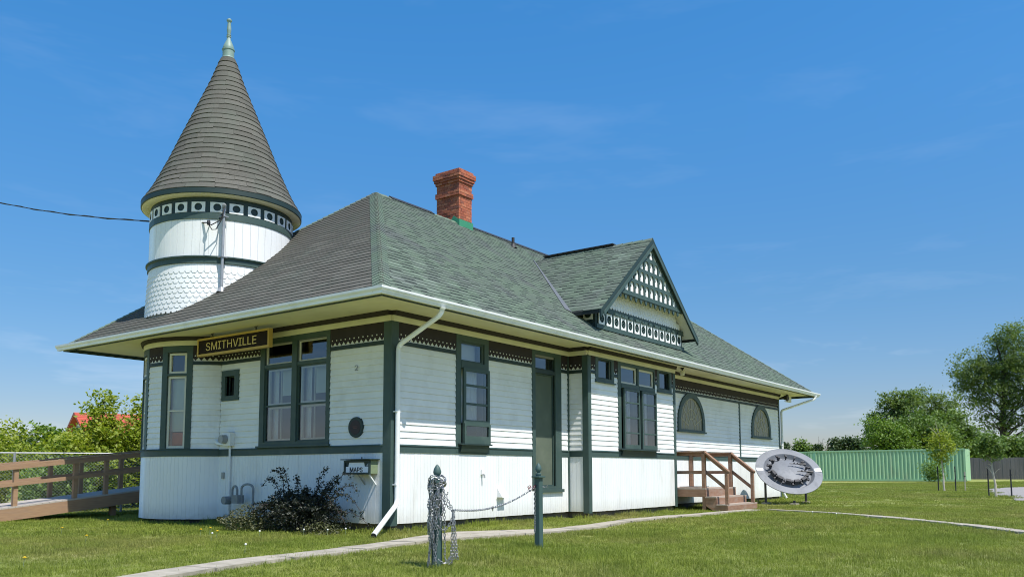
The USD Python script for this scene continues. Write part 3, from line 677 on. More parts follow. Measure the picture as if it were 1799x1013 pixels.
cap_run(ROOF, (RX2, RY, ZR), (RX, RY, ZR), nF, nB, 0.15, 0.3)
mb = MB()                                           # dark ridge vent strips
for a, b in ((4.1, 5.7), (7.35, RX2 - 0.3)):
    for nn in (nF, nB):
        dwn = np.array([0, -1, -KF]) / ns if nn is nF else np.array([0, 1, -KF]) / ns
        c0 = np.array([(a + b) / 2, RY, ZR + 0.04]) + dwn * 0.07
        mb.obox(c0, [np.array([1.0, 0, 0]), dwn, np.cross([1.0, 0, 0], dwn)], ((b - a) / 2, 0.08, 0.012))
mb.build("ridge_vent", "roof_vent_black", ROOF)

# eaves: soffit, fascia, gutters
mb = MB(); mb.box((-OX + 0.03, -OY + 0.03, 3.826), (LEN + OX - 0.03, WID + OY - 0.03, 3.831)); mb.build("soffit", "cream_paint", ST)
for a, b in (((-OX, -OY - 0.0, 3.746), (LEN + OX, -OY + 0.03, 3.872)), ((-OX, -OY + 0.031, 3.746), (-OX + 0.03, WID + OY - 0.031, 3.872)), ((-OX, WID + OY - 0.03, 3.746), (LEN + OX, WID + OY, 3.872)), ((LEN + OX - 0.03, -OY + 0.031, 3.746), (LEN + OX, WID + OY - 0.031, 3.872))):
    mb = MB(); mb.box(a, b); mb.build("fascia", "green_dark", ST)
GO = [(0.002, 3.768), (0.07, 3.768), (0.078, 3.778), (0.084, 3.806), (0.10, 3.826), (0.118, 3.838), (0.126, 3.852), (0.127, 3.886), (0.118, 3.888), (0.112, 3.878), (0.114, 3.858), (0.10, 3.846), (0.08, 3.826), (0.068, 3.79), (0.012, 3.786), (0.008, 3.88), (0.002, 3.88)]
def gutter(fn0, fn1):
    n = len(GO); v = [fn0(w, z) for w, z in GO] + [fn1(w, z) for w, z in GO]
    f = [[i, (i + 1) % n, n + (i + 1) % n, n + i] for i in range(n)]
    mb = MB().add(v, np.array(f))
    m = trimesh.creation.extrude_polygon(Polygon(GO), 0.001, engine="earcut")
    for fn in (fn0, fn1): mb.add([fn(a, b) for a, b, c in m.vertices], m.faces)
    mb.build("gutter", "gutter_metal", ST)
gutter(lambda w, z: (-OX - w, -OY - w, z), lambda w, z: (LEN + OX + 0.12, -OY - w, z))
gutter(lambda w, z: (-OX - w, -OY - w, z), lambda w, z: (-OX - w, WID + OY + 0.14, z))
mb = MB()
for x in (5.4, 7.9, 11.3, 14.0): mb.box((x, -0.86, 3.818), (x + 0.3, -0.78, 3.8255))
mb.build("soffit_vent", "black_iron", ST)

# ------------------------------------------------------------------ chimney
CX0, CX1, CY0, CY1 = 6.65, 7.22, 3.98, 4.80
CH = node("chimney", ST, "weathered red brick chimney with stepped cap on the ridge")
cz = lambda y: ZR - abs(y - RY) * KF
mb = MB(); mb.box((CX0 + 0.014, CY0 + 0.014, 7.2), (CX1 - 0.014, CY1 - 0.014, 9.30)); mb.build("mortar_core", "mortar", CH)
bh, z, row = 0.0755, 7.62, 0
while z < 9.32:
    top = z + bh
    out = 0.0
    if 8.60 < z < 8.70: out = 0.035
    if z > 8.92: out = 0.030
    if z > 8.99: out = 0.06
    if z > 9.07: out = 0.085
    if z > 9.22: out = 0.05
    if z > 9.28: out = 0.03
    x0, x1, y0, y1 = CX0 - out, CX1 + out, CY0 - out, CY1 + out
    for side in range(4):
        Ls = (y1 - y0) if side in (0, 2) else (x1 - x0)
        off = 0.0 if row % 2 == 0 else 0.105
        q = -off
        while q < Ls - 0.005:
            a, b = max(q, 0) + 0.004, min(q + 0.21, Ls) - 0.004
            q += 0.21
            if b - a < 0.02: continue
            j = RNG.uniform(-0.005, 0.003); dp = 0.06
            if RNG.random() < 0.05: j -= 0.004
            if z > 9.28 and RNG.random() < 0.25: continue
            lo, hi = z + 0.004, top - 0.004
            if side == 0: bb = ((x0 - j, y0 + a, lo), (x0 + dp, y0 + b, hi))
            elif side == 1: bb = ((x0 + a + (dp if a < 0.01 else 0), y0 - j, lo), (x0 + b, y0 + dp, hi))
            elif side == 2: bb = ((x1 - dp, y0 + a, lo), (x1 + j, y0 + b, hi))
            else: bb = ((x0 + a, y1 - dp, lo), (x0 + b, y1 + j, hi))
            if side > 1 and z < 8.9: continue
            m = MB().box(np.array(bb[0]), np.array(bb[1])); m.build("brick", "brick_%d" % RNG.choice([0, 0, 1, 2, 3]), CH)
    z = top; row += 1
mb = MB(); mb.box((CX0 - 0.0, CY0 - 0.0, 9.18), (CX1, CY1, 9.31)); mb.build("cap_mortar", "mortar", CH)
mb = MB()
z0 = cz(CY0) + 0.02
mb.box((CX0 - 0.02, CY0 - 0.03, z0 - 0.1), (CX1 + 0.02, CY0 - 0.012, z0 + 0.16))
yy = np.linspace(CY0 - 0.02, CY0 + 0.75, 4)
V = []
for y in (CY0 - 0.03, RY, CY0 + 0.42):
    V += [(CX0 - 0.022, y, cz(y) - 0.06), (CX0 - 0.022, y, cz(y) + 0.17 if y < RY + 0.05 else cz(y) + 0.10), (CX0 - 0.012, y, cz(y) - 0.06), (CX0 - 0.012, y, cz(y) + 0.17 if y < RY + 0.05 else cz(y) + 0.10)]
F = []
for i in range(2):
    a = 4 * i; F += [[a, a + 1, a + 5, a + 4], [a + 2, a + 6, a + 7, a + 3], [a + 1, a + 3, a + 7, a + 5]]
mb.add(V, np.array(F)); mb.build("flashing", "flashing_green", CH)
mb = MB(); mb.tube([(6.93, 4.2, 9.28), (6.93, 4.2, 9.36), (6.95, 4.22, 9.40)], 0.03, 8); mb.build("flue_stub", "black_iron", CH)

VX, VY = 8.95, 3.80
mb = MB(); mb.tube([(VX, VY, cz(VY) - 0.1), (VX, VY, cz(VY) + 0.28)], 0.045, 12); mb.lathe([(0.12, cz(VY) - 0.04), (0.055, cz(VY) + 0.09), (0.046, cz(VY) + 0.10)], (VX, VY, 0), 14); mb.build("vent_pipe", "roof_vent_black", ROOF, smooth=40)

# ------------------------------------------------------------------ dormer
DX, DHW, DZE, DZA, DY = 9.08, 2.78, 4.77, 7.09, -0.69
KD = (DZA - DZE) / DHW
DO = node("dormer", ST, "front gable dormer with white fretwork panels")
nd = math.hypot(1, KD)
for sgn in (-1, 1):
    ye = (DZE - ZE) / KF - OY; yr = (DZA - ZE) / KF - OY
    th = 0.07
    pts = [(DX + sgn * DHW, DY, DZE), (DX, DY, DZA), (DX, yr, DZA), (DX + sgn * DHW, ye, DZE)]
    lo = [(x, y, z - th * nd) for x, y, z in pts]
    f = [[0, 1, 2, 3], [7, 6, 5, 4], [0, 4, 5, 1], [1, 5, 6, 2], [2, 6, 7, 3], [3, 7, 4, 0]]
    if sgn > 0: f = [q[::-1] for q in f]
    MB().add(pts + lo, np.array(f)).build("dormer_roof", "roof_under", DO)
    in_ = [(x - sgn * 0.10 * (1 if i in (0, 3) else 0), y + (0.05 if i < 2 else 0), z - th * nd - 0.004 + (0.10 * KD if i in (0, 3) else 0)) for i, (x, y, z) in enumerate(pts)]
    lo2 = [(x, y, z - 0.012) for x, y, z in in_]
    MB().add(in_ + lo2, np.array(f)).build("dormer_soffit", "cream_paint", DO)
    s = np.array([0, 1.0, 0]); t = np.array([-sgn, 0, KD]) / nd
    if sgn < 0:
        shingle_plane(DO, "shingle_green", (DX + sgn * DHW, 0, DZE), s, t, Polygon([(DY - 0.02, 0), (ye + 0.12, 0), (yr + 0.1, DHW * nd), (DY - 0.02, DHW * nd)]))
    # barge board
    V = []
    for y in (DY - 0.03, DY + 0.02):
        V += [(DX + sgn * (DHW + 0.02), y, DZE - 0.02), (DX, y, DZA - 0.0), (DX, y, DZA - 0.22), (DX + sgn * (DHW + 0.02) - sgn * 0.0, y, DZE - 0.20)]
    MB().add(V, np.array([[0, 1, 2, 3], [7, 6, 5, 4], [0, 4, 5, 1], [2, 6, 7, 3], [0, 3, 7, 4]])).build("barge_board", "green_dark", DO)
    V = []
    for y in (DY - 0.05, DY - 0.032):
        V += [(DX + sgn * (DHW - 0.10), y, DZE - 0.045), (DX, y, DZA - 0.135), (DX, y, DZA - 0.24), (DX + sgn * (DHW - 0.10), y, DZE - 0.15)]
    MB().add(V, np.array([[0, 1, 2, 3], [7, 6, 5, 4], [0, 4, 5, 1], [2, 6, 7, 3], [0, 3, 7, 4], [1, 5, 6, 2]])).build("barge_moulding", "green_trim", DO)
n1 = np.array([-KD, 0, 1]) / nd; n2 = np.array([KD, 0, 1]) / nd
cap_run(DO, (DX, DY - 0.02, DZA), (DX, yr, DZA), n1, n2, 0.13, 0.3, "shingle_green_0")
mb = MB(); mb.obox((DX, 1.6, DZA + 0.045), [(0, 1, 0), (1, 0, 0), (0, 0, -1)], (1.15, 0.09, 0.014)); mb.build("ridge_vent", "roof_vent_black", DO)
va, vb_ = np.array([DX - DHW, ye, DZE]), np.array([DX, yr, DZA])   # left valley
dv = vb_ - va; dv /= np.linalg.norm(dv); sv = np.cross(nF, dv); sv = sv if sv[0] < 0 else -sv
mb = MB(); mb.add([va + sv * 0.19 + nF * 0.022, va + nF * 0.03 - dv * 0.02, vb_ + nF * 0.03, vb_ + sv * 0.02 + nF * 0.022], np.array([[0, 1, 2, 3]])); mb.build("valley_flashing", "valley_metal", DO)

box_fr = Frame(lambda u, v, w: np.array([u, -0.38 - w, v]))
up_fr = Frame(lambda u, v, w: np.array([u, -0.60 - w, v]))
BA, BB = 6.62, 11.53
zb = lambda y: ZE + (y + OY) * KF
mb = MB(); mb.box((BA, -0.36, 4.2), (BB, 1.4, 4.94)); mb.build("dormer_box", "green_dark", DO)
mb = MB(); box_fr.box(mb, BA - 0.02, BB + 0.02, zb(-0.38) + 0.015, 4.495, -0.02, 0.035); mb.build("base_board", "green_trim", DO)
mb = MB(); box_fr.box(mb, BA, BB, 4.815, 4.95, -0.02, 0.03); mb.build("head_board", "green_trim", DO)
def circle_panel(fr, parent, u0, u1, v0, v1, w, r, ring="green_trim"):
    uc, vc = (u0 + u1) / 2, (v0 + v1) / 2
    hole = Point(uc, vc).buffer(r, 10)
    mb = MB(); fr.poly(mb, sbox(u0, v0, u1, v1).difference(hole), w - 0.02, w)
    p = mb.build("circle_panel", "white_paint", parent)
    mb = MB(); fr.poly(mb, hole.difference(Point(uc, vc).buffer(r * 0.86, 10)), w - 0.025, w - 0.003); mb.build("ring", ring, p)
    mb = MB(); fr.poly(mb, Point(uc, vc).buffer(r * 0.86, 10), w - 0.04, w - 0.03); mb.build("disc", "green_dark", p)
    return p
npan = 13
pitch = (BB - 0.1 - BA - 0.06) / npan
for i in range(npan):
    u0 = BA + 0.06 + i * pitch + 0.045
    p = circle_panel(box_fr, DO, u0, u0 + 0.275, 4.505, 4.81, 0.022, 0.108)
    m = MB(); box_fr.poly(m, Point(u0 + 0.1375, 4.657).buffer(0.055, 8).difference(Point(u0 + 0.1375, 4.657).buffer(0.03, 8)), 0.0, 0.02); m.build("inner_ring", "green_trim", p)
    if 0 < i < npan:
        m = MB(); box_fr.box(m, u0 - 0.075, u0 - 0.008, 4.50, 4.812, -0.02, 0.03); m.build("divider", "green_trim", DO)
    m = MB(); box_fr.poly(m, sbox(u0 + 0.02, 4.815, u0 + 0.23, 4.885), 0.031, 0.055); m.build("bracket", "green_trim", DO)
side_fr = Frame(lambda u, v, w: np.array([BA - w, u, v]))
circle_panel(side_fr, DO, -0.29, -0.02, 4.51 + 0.10, 4.90, 0.02, 0.10)
# recessed gable wall of scale shingles, in the lee of the fretwork
gz = lambda x: DZA - abs(x - DX) * KD - th * nd - 0.03
tri = Polygon([(DX - (DZA - 4.95 - 0.14) / KD, 4.95), (DX + (DZA - 4.95 - 0.14) / KD, 4.95), (DX, DZA - 0.14)])
mb = MB(); box_fr.poly(mb, tri, -0.02, 0.0); mb.build("gable_wall", "groove_gap", DO)
def scale_shape(uc, top, bot, wd):
    h = min(0.45 * (top - bot), wd * 0.36)
    return Polygon([(uc - wd / 2, top), (uc - wd / 2, bot + h), (uc - wd * 0.26, bot), (uc + wd * 0.26, bot), (uc + wd / 2, bot + h), (uc + wd / 2, top)])
mb = MB(); zz = 4.955; r_ = 0
tri_in = tri.buffer(-0.03)
while zz < 6.9:
    u = DX - 2.6 + (0.07 if r_ % 2 else 0)
    while u < DX + 2.6:
        sc = scale_shape(u, zz + 0.17, zz, 0.133)
        if tri_in.contains(sc.centroid):
            m2 = trimesh.creation.extrude_polygon(sc, 0.012, engine="earcut")
            mb.add([box_fr(a, b, 0.002 + c + 0.012 * (1 - (b - zz) / 0.17)) for a, b, c in m2.vertices], m2.faces)
        u += 0.14
    zz += 0.125; r_ += 1
mb.build("scale_shingles", "white_paint", DO, kind="stuff")
for k in range(9):
    m = MB(); box_fr.poly(m, Point(7.55 + k * 0.385, 5.30).buffer(0.03, 8), 0.02, 0.034); m.build("white_peg", "bright_white", DO)
# upper gable of fretwork
ZB = 5.36
tri2 = Polygon([(DX - (DZA - ZB - 0.2) / KD, ZB), (DX + (DZA - ZB - 0.2) / KD, ZB), (DX, DZA - 0.2)])
cells = []
rows = ((5.475, 5.735, 0.0), (5.83, 6.085, 0.5), (6.175, 6.42, 0.0), (6.52, 6.75, 0.5))
CP = 0.275
for z0, z1, sh in rows:
    for k in range(-9, 10):
        uc = DX + (k + sh * 0) * CP
        cell = unary_union([sbox(uc - 0.103, z0, uc + 0.103, z1 - 0.06), Point(uc, z1 - 0.085).buffer(0.103, 8).intersection(sbox(uc - 1, z0, uc + 1, z1))])
        cell = cell.intersection(tri2.buffer(-0.05))
        if not cell.is_empty and cell.area > 0.006: cells.append((uc, z0, z1, cell))
lat = tri2
for c in cells: lat = lat.difference(c[3])
mb = MB(); up_fr.poly(mb, lat, 0.03, 0.065); mb.build("fretwork", "green_trim", DO)
for uc, z0, z1, c in cells:
    hole = Point(uc - 0.015, z1 - 0.10).buffer(0.040, 8)
    m = MB(); up_fr.poly(m, c.buffer(0.012).intersection(tri2.buffer(-0.02)).difference(hole), 0.012, 0.029)
    p = m.build("white_panel", "bright_white", DO)
mb = MB(); up_fr.poly(mb, tri2.buffer(-0.01), -0.02, 0.004); mb.build("fretwork_backing", "green_dark", DO)
drop = []
x = DX - 1.72
while x < DX + 1.8:
    drop.append(Polygon([(x - 0.12, ZB + 0.06), (x - 0.12, ZB), (x - 0.06, ZB - 0.02), (x - 0.035, ZB - 0.10), (x, ZB - 0.13), (x + 0.035, ZB - 0.10), (x + 0.06, ZB - 0.02), (x + 0.12, ZB), (x + 0.12, ZB + 0.06)]))
    x += CP
for dshape in drop:
    m = MB(); up_fr.poly(m, dshape.difference(sbox(0, ZB + 0.0, 30, 9)), 0.03, 0.06); m.build("drop_pendant", "green_trim", DO)
mb = MB(); up_fr.box(mb, DX - 1.95, DX + 1.95, ZB - 0.0, ZB + 0.06, 0.0, 0.075); mb.build("fretwork_rail", "green_trim", DO)

# ------------------------------------------------------------------ turret above the roof
TU = node("turret", ST, "round white turret with scale shingles, ring of white circle panels and tall conical roof")
tc = (TCX, TCY, 0)
mb = MB(); mb.lathe([(TR + 0.05, 3.9), (TR + 0.01, 5.1), (TR - 0.012, 5.44), (TR - 0.012, 6.93)], tc, 72); mb.build("drum", "groove_gap", TU, smooth=True)
nb = 56
for i in range(nb):
    a0, a1 = 360 * i / nb, 360 * (i + 1) / nb
    if not 120 < (a0 + a1) / 2 < 330: continue
    m = MB(); tur.box(m, A(a0) + 0.0025, A(a1) - 0.0025, 5.60, 6.425, -0.01, 0.012 + RNG.uniform(-0.002, 0.002)); m.build("drum_board", "white_boards", TU)
rest = MB()
nsc = 72
for r_, zz in enumerate((5.231, 5.122, 5.01, 4.90, 4.792, 4.685, 4.575, 4.465, 4.355)):
    for i in range(nsc):
        ac = 360 * (i + (0.5 if r_ % 2 else 0)) / nsc
        sc = scale_shape(0, zz + 0.16 if r_ else 5.445, zz, A(5) - 0.004)
        hh = (0.16 if r_ else 0.214)
        m2 = trimesh.creation.extrude_polygon(sc, 0.011, engine="earcut")
        flare = lambda z: max(0.0, (5.44 - z)) * 0.045
        V = [tur(a + A(ac), b, flare(b) - 0.004 + c + 0.013 * (1 - (b - zz) / hh)) for a, b, c in m2.vertices]
        cen = np.mean(V, 0)
        if 128 < ac < 325 and cen[2] > ZE + (cen[0] + OX) * KL - 0.06:
            MB().add(V, m2.faces).build("scale_shingle", "white_paint", TU)
        elif 100 < ac < 350: rest.add(V, m2.faces)
rest.build("scale_shingles", "white_paint", TU, kind="stuff")
mb = MB(); mb.lathe([(TR, 5.448), (TR + 0.035, 5.45), (TR + 0.035, 5.555), (TR + 0.075, 5.575), (TR + 0.075, 5.60), (TR, 5.612)], tc, 72); mb.build("middle_band", "green_trim", TU)
mb = MB(); mb.lathe([(TR, 6.425), (TR + 0.03, 6.427), (TR + 0.03, 6.57), (TR, 6.574)], tc, 72); mb.build("lower_band", "green_trim", TU)
mb = MB(); mb.lathe([(TR - 0.005, 6.573), (TR + 0.008, 6.575), (TR + 0.008, 6.935), (TR, 6.935)], tc, 72); mb.build("circle_band", "green_dark", TU)
for i in range(25):
    ac = 230.85 + 14.4 * i
    if not 120 < ac % 360 < 335: continue
    circle_panel(tur, TU, A(ac - 5.3), A(ac + 5.3), 6.582, 6.805, 0.026, 0.083)
mb = MB(); mb.lathe([(TR, 6.922), (1.70, 6.922), (1.775, 6.945), (1.775, 6.958), (TR, 6.958)], tc, 72); mb.build("turret_soffit", "cream_paint", TU, smooth=30)
mb = MB(); mb.lathe([(1.70, 6.959), (1.782, 6.945), (1.80, 6.96), (1.80, 7.06), (1.775, 7.075), (1.5, 7.075)], tc, 72); mb.build("turret_fascia", "green_dark", TU, smooth=30)
CONE = [(1.79, 7.07), (1.60, 7.38), (1.455, 7.68), (1.367, 7.875), (1.265, 8.10), (0.985, 8.79), (0.69, 9.50), (0.39, 10.22), (0.165, 10.86)]
mb = MB(); mb.lathe(CONE + [(0.02, 10.87)], tc, 64)
CR = mb.build("turret_roof", "roof_under", TU, smooth=True)
cr, czs = np.array(CONE).T
arc = np.concatenate([[0], np.cumsum(np.hypot(np.diff(cr), np.diff(czs)))])
expo = 0.152; y = 0.0
while y < arc[-1] - 0.05:
    y1 = min(y + expo + 0.012, arc[-1])
    r0, r1 = np.interp([y, y1], arc, cr); z0, z1 = np.interp([y, y1], arc, czs)
    an = RNG.uniform(0, 0.4); low = False; end = an + 2 * math.pi
    while an < end - 0.01:
        da = min(RNG.uniform(0.30, 0.75) / max(r0, 0.28), end - an)
        if r0 < 0.5: da = min(da, 0.8)
        k = max(2, int(math.ceil(da / 0.14)))
        aa = np.linspace(an + 0.001, an + da - 0.001, k + 1)
        lift = (0.024 if low else 0.0) + RNG.uniform(-0.004, 0.004)
        f0 = lift / (y1 - y); rr, zz = r0 + (r1 - r0) * f0, z0 + (z1 - z0) * f0
        sl = np.array([z1 - z0, r0 - r1]); sl /= np.linalg.norm(sl)
        h0 = 0.017
        V = []
        for a in aa:
            c, s = math.cos(a), math.sin(a)
            for (r, z) in ((rr, zz), (rr + sl[0] * h0, zz + sl[1] * h0), (r1 + sl[0] * 0.003, z1 + sl[1] * 0.003)): V.append((TCX + r * c, TCY + r * s, z))
        F = []
        for i in range(k):
            q = 3 * i; F += [[q, q + 3, q + 4, q + 1], [q + 1, q + 4, q + 5, q + 2]]
        V = np.array(V); am = an + da / 2
        nn = np.array([sl[0] * math.cos(am), sl[0] * math.sin(am), sl[1]])
        TABS.append((CR, "shingle_brown", V, np.array(F), px_area(V.mean(0), nn, da * r0 * expo) * 0.9))
        an += da; low = not low if RNG.random() < 0.6 else low
    y += expo
FN = [(0.13, 10.83), (0.165, 10.835), (0.165, 10.855), (0.145, 10.875), (0.137, 10.90), (0.135, 11.06), (0.150, 11.075), (0.150, 11.10), (0.128, 11.11), (0.13, 11.15), (0.105, 11.22), (0.07, 11.30), (0.05, 11.345), (0.042, 11.40), (0.056, 11.415), (0.056, 11.43), (0.034, 11.445), (0.05, 11.46), (0.052, 11.475), (0.036, 11.485), (0.05, 11.56), (0.052, 11.62), (0.038, 11.78), (0.042, 11.80), (0.062, 11.82), (0.064, 11.85), (0.03, 11.885), (0.001, 11.89)]
surf("finial_paint", (0.20, 0.29, 0.25), (0.16, 0.24, 0.21), 5, 0.5, c3=(0.26, 0.33, 0.30), s3=4)
mb = MB(); mb.lathe(FN, tc, 28); mb.build("finial", "finial_paint", TU, smooth=35)

# roof tabs: the 300 that show largest are parts, the rest joined per surface
TABS.sort(key=lambda x: -x[4])
for parent, stem, V, F, _ in TABS[:300]:
    MB().add(V, F).build("shingle", stem + "_%d" % RNG.integers(0, 3), parent)
groups = {}
for parent, stem, V, F, ar in TABS[300:]:
    groups.setdefault((parent, stem), MB()).add(V, F)
for (parent, stem), mb in groups.items(): mb.build("shingles", stem, parent, kind="stuff")

#@@REST
# ------------------------------------------------------------------ downspouts
def downspout(label, pts, r=0.042, straps=()):
    t = thing("downspout", label, "downspout", group=None)
    P = [np.array(p, float) for p in pts]
    out = [P[0]]
    for a, b, c in zip(P[:-2], P[1:-1], P[2:]):        # rounded elbows
        d1, d2 = (a - b) / np.linalg.norm(a - b), (c - b) / np.linalg.norm(c - b)
        k = 0.10
        for s in np.linspace(0, 1, 6): out.append((1 - s) ** 2 * (b + d1 * k) + 2 * s * (1 - s) * b + s ** 2 * (b + d2 * k))
    out.append(P[-1])
    mb = MB(); mb.tube(out, r, 10, cap=False); mb.build("pipe", "pipe_white", t, smooth=35)
    mb = MB(); mb.tube([P[-2] + (P[-1] - P[-2]) * 0.99, P[-1]], r * 0.97, 10); mb.build("pipe_mouth", "black_iron", t)
    mb = MB(); mb.tube([P[0] - [0, 0, 0.0], P[0] + (P[1] - P[0]) * 0.25], r * 1.18, 10); mb.build("outlet", "pipe_white", t, smooth=35)
    for s in straps:
        mb = MB(); mb.box(np.array(s) - (0.06, 0.055, 0.012), np.array(s) + (0.06, 0.055, 0.012)); mb.build("strap", "pipe_white", t)
    return t
downspout("white downspout at the near corner of the station, kicked out over the grass",
          [(0.10, -1.13, 3.78), (0.10, -1.08, 3.64), (0.085, -0.085, 3.19), (0.085, -0.085, 0.36), (-1.16, -0.78, -0.09)], 0.045, [(0.085, -0.06, 2.0), (0.085, -0.06, 0.7)])
downspout("white downspout at the far corner of the station behind the grey dish",
          [(LEN + 0.95, -1.13, 3.78), (LEN + 0.92, -1.1, 3.66), (LEN + 0.10, -0.07, 3.22), (LEN + 0.08, -0.07, 0.1), (LEN + 0.16, -0.14, -0.06)], 0.045, [(LEN + 0.06, -0.05, 1.9)])

# ------------------------------------------------------------------ things on the station's walls
t = thing("station_sign", "brown station name board reading SMITHVILLE in a gold frame, hung under the eave", "sign")
sg = Frame(lambda u, v, w: np.array([-0.50 - w, u, v]))
mb = MB(); sg.box(mb, 2.86, 5.17, 3.405, 3.695, -0.06, 0.0); mb.build("board", "sign_brown", t)
for a in ((2.82, 5.21, 3.365, 3.405), (2.82, 5.21, 3.695, 3.735), (2.82, 2.86, 3.405, 3.695), (5.17, 5.21, 3.405, 3.695)):
    mb = MB(); sg.box(mb, *a, -0.075, 0.018); mb.build("frame", "sign_gold", t)
def lettering(text, h, width, org, ex, ey, ez, mat, parent, bold=True, name="lettering", depth=0.004):
    m = meshkit.text_mesh(text, h, depth, bold)
    v = np.array(m.vertices); v[:, 0] -= v[:, 0].min(); k = width / v[:, 0].max(); v[:, 0] *= k
    q = np.asarray(org) + np.outer(v[:, 0], ex) + np.outer(v[:, 1], ey) + np.outer(v[:, 2], ez)
    f = np.array(m.faces)
    if np.dot(np.cross(ex, ey), ez) < 0: f = f[:, ::-1]
    return MB().add(q, f).build(name, mat, parent)
lettering("SMITHVILLE", 0.165, 1.68, (-0.5015, 4.91, 3.468), (0, -1, 0), (0, 0, 1), (-1, 0, 0), "letter_gold", t, bold=False)
for y in (3.3, 4.75):
    mb = MB(); mb.tube([(-0.46, y, 3.73), (-0.46, y, 3.83)], 0.012, 6); mb.tube([(-0.46, y - 0.05, 3.822), (-0.46, y + 0.05, 3.822)], 0.012, 6); mb.build("hook", "black_iron", t)

t = thing("map_box", "small dark green box with a white MAPS card, on the short side by the corner", "box")
bx = Frame(lambda u, v, w: np.array([-w, u, v]))
mb = MB(); bx.box(mb, 0.30, 0.93, 0.895, 1.135, 0.014, 0.21); mb.build("box", "maps_green", t)
mb = MB(); bx.box(mb, 0.285, 0.945, 0.88, 0.91, 0.20, 0.235); bx.box(mb, 0.285, 0.315, 0.91, 1.13, 0.20, 0.235); bx.box(mb, 0.915, 0.945, 0.91, 1.13, 0.20, 0.235); bx.box(mb, 0.315, 0.915, 1.10, 1.13, 0.20, 0.235); mb.build("door_frame", "green_dark", t)
mb = MB(); bx.box(mb, 0.315, 0.915, 0.91, 1.10, 0.211, 0.214); mb.build("inside", "green_dark", t)
mb = MB(); bx.box(mb, 0.25, 1.0, 1.14, 1.158, 0.0, 0.27); mb.build("lid", "green_dark", t)
mb = MB(); bx.box(mb, 0.325, 0.905, 0.915, 1.02, 0.216, 0.219); mb.build("card", "bright_white", t)
mb = MB(); bx.poly(mb, Polygon([(0.42, 1.02), (0.84, 1.02), (0.82, 1.095), (0.44, 1.095)]), 0.2155, 0.218); mb.build("paper", "bright_white", t)
lettering("MAPS", 0.082, 0.33, (-0.2195, 0.80, 0.925), (0, -1, 0), (0, 0, 1), (-1, 0, 0), "black_iron", t, bold=True)
mb = MB(); bx.poly(mb, Polygon([(0.33, 1.03), (0.39, 1.03), (0.33, 1.085)]), 0.216, 0.219); mb.build("latch", "grey_metal", t)
for y in (0.34, 0.62):
    mb = MB(); mb.bar((-0.2, y, 0.895), (-0.014, y, 0.70), 0.02, 0.02); mb.build("bracket", "pipe_white" if y < 0.5 else "grey_metal", t)
mb = MB(); mb.tube([(-0.12, 0.60, 1.158), (-0.12, 0.60, 1.195)], 0.012, 6); mb.build("knob", "black_iron", t)

t = thing("round_plaque", "round dark plaque on the boards between double window and corner", "plaque")
def ycyl(mb, x0, x1, y, z, r0, r1, n=32):
    a = np.linspace(0, 2 * np.pi, n, endpoint=False)
    v = [(x0, y + r0 * math.cos(q), z + r0 * math.sin(q)) for q in a] + [(x1, y + r1 * math.cos(q), z + r1 * math.sin(q)) for q in a] + [(x1, y, z)]
    f = [[i, n + i, n + (i + 1) % n] for i in range(n)] + [[i, n + (i + 1) % n, (i + 1) % n] for i in range(n)] + [[2 * n, n + (i + 1) % n, n + i] for i in range(n)]
    return mb.add(v, np.array(f))
mb = MB(); ycyl(mb, 0.0, -0.05, 0.86, 1.745, 0.20, 0.185); mb.build("rim", "green_dark", t)
mb = MB(); ycyl(mb, -0.045, -0.054, 0.86, 1.745, 0.14, 0.135); mb.build("face", "plaque_dark", t)
for zz, wd in ((1.755, 0.13), (1.725, 0.09)):
    mb = MB(); mb.box((-0.056, 0.86 - wd / 2, zz - 0.006), (-0.053, 0.86 + wd / 2, zz + 0.006)); mb.build("raised_line", "plaque_letter", t)

t = thing("wall_number", "small grey metal figure 2 on the boards above the round plaque", "number")
lettering("2", 0.10, 0.085, (-0.020, 0.92, 2.80), (0, -1, 0), (0, 0, 1), (-1, 0, 0), "grey_metal", t, bold=False, name="figure", depth=0.006)

t = thing("electricity_meter", "round electricity meter in a pale box with conduit up to the eave", "meter")
mb = MB(); mb.box((-0.13, 4.52, 1.48), (-0.014, 4.76, 1.76)); mb.build("meter_box", "pipe_white", t)
mb = MB(); ycyl(mb, -0.13, -0.25, 4.68, 1.62, 0.095, 0.085, 20); mb.build("meter_dome", "grey_metal", t)
mb = MB(); mb.tube([(-0.06, 5.16, 3.82), (-0.06, 5.16, 1.75), (-0.06, 5.13, 1.62), (-0.06, 5.05, 1.55), (-0.06, 4.92, 1.53), (-0.06, 4.76, 1.53)], 0.035, 8); mb.build("conduit", "pipe_white", t, smooth=40)
mb = MB(); mb.tube([(-0.05, 4.62, 1.48), (-0.05, 4.62, 0.0), (-0.05, 4.62, -0.12)], 0.025, 8); mb.build("lower_conduit", "pipe_white", t, smooth=40)
mb = MB(); mb.box((-0.09, 4.56, -0.14), (-0.02, 4.72, 0.06)); mb.build("ground_box", "grey_metal", t)
t = thing("outlet_box", "little grey outlet cover on the white boards left of the conduit", "outlet")
mb = MB(); mb.box((-0.045, 4.83, 0.80), (-0.012, 4.91, 0.93)); mb.build("cover", "grey_metal", t)

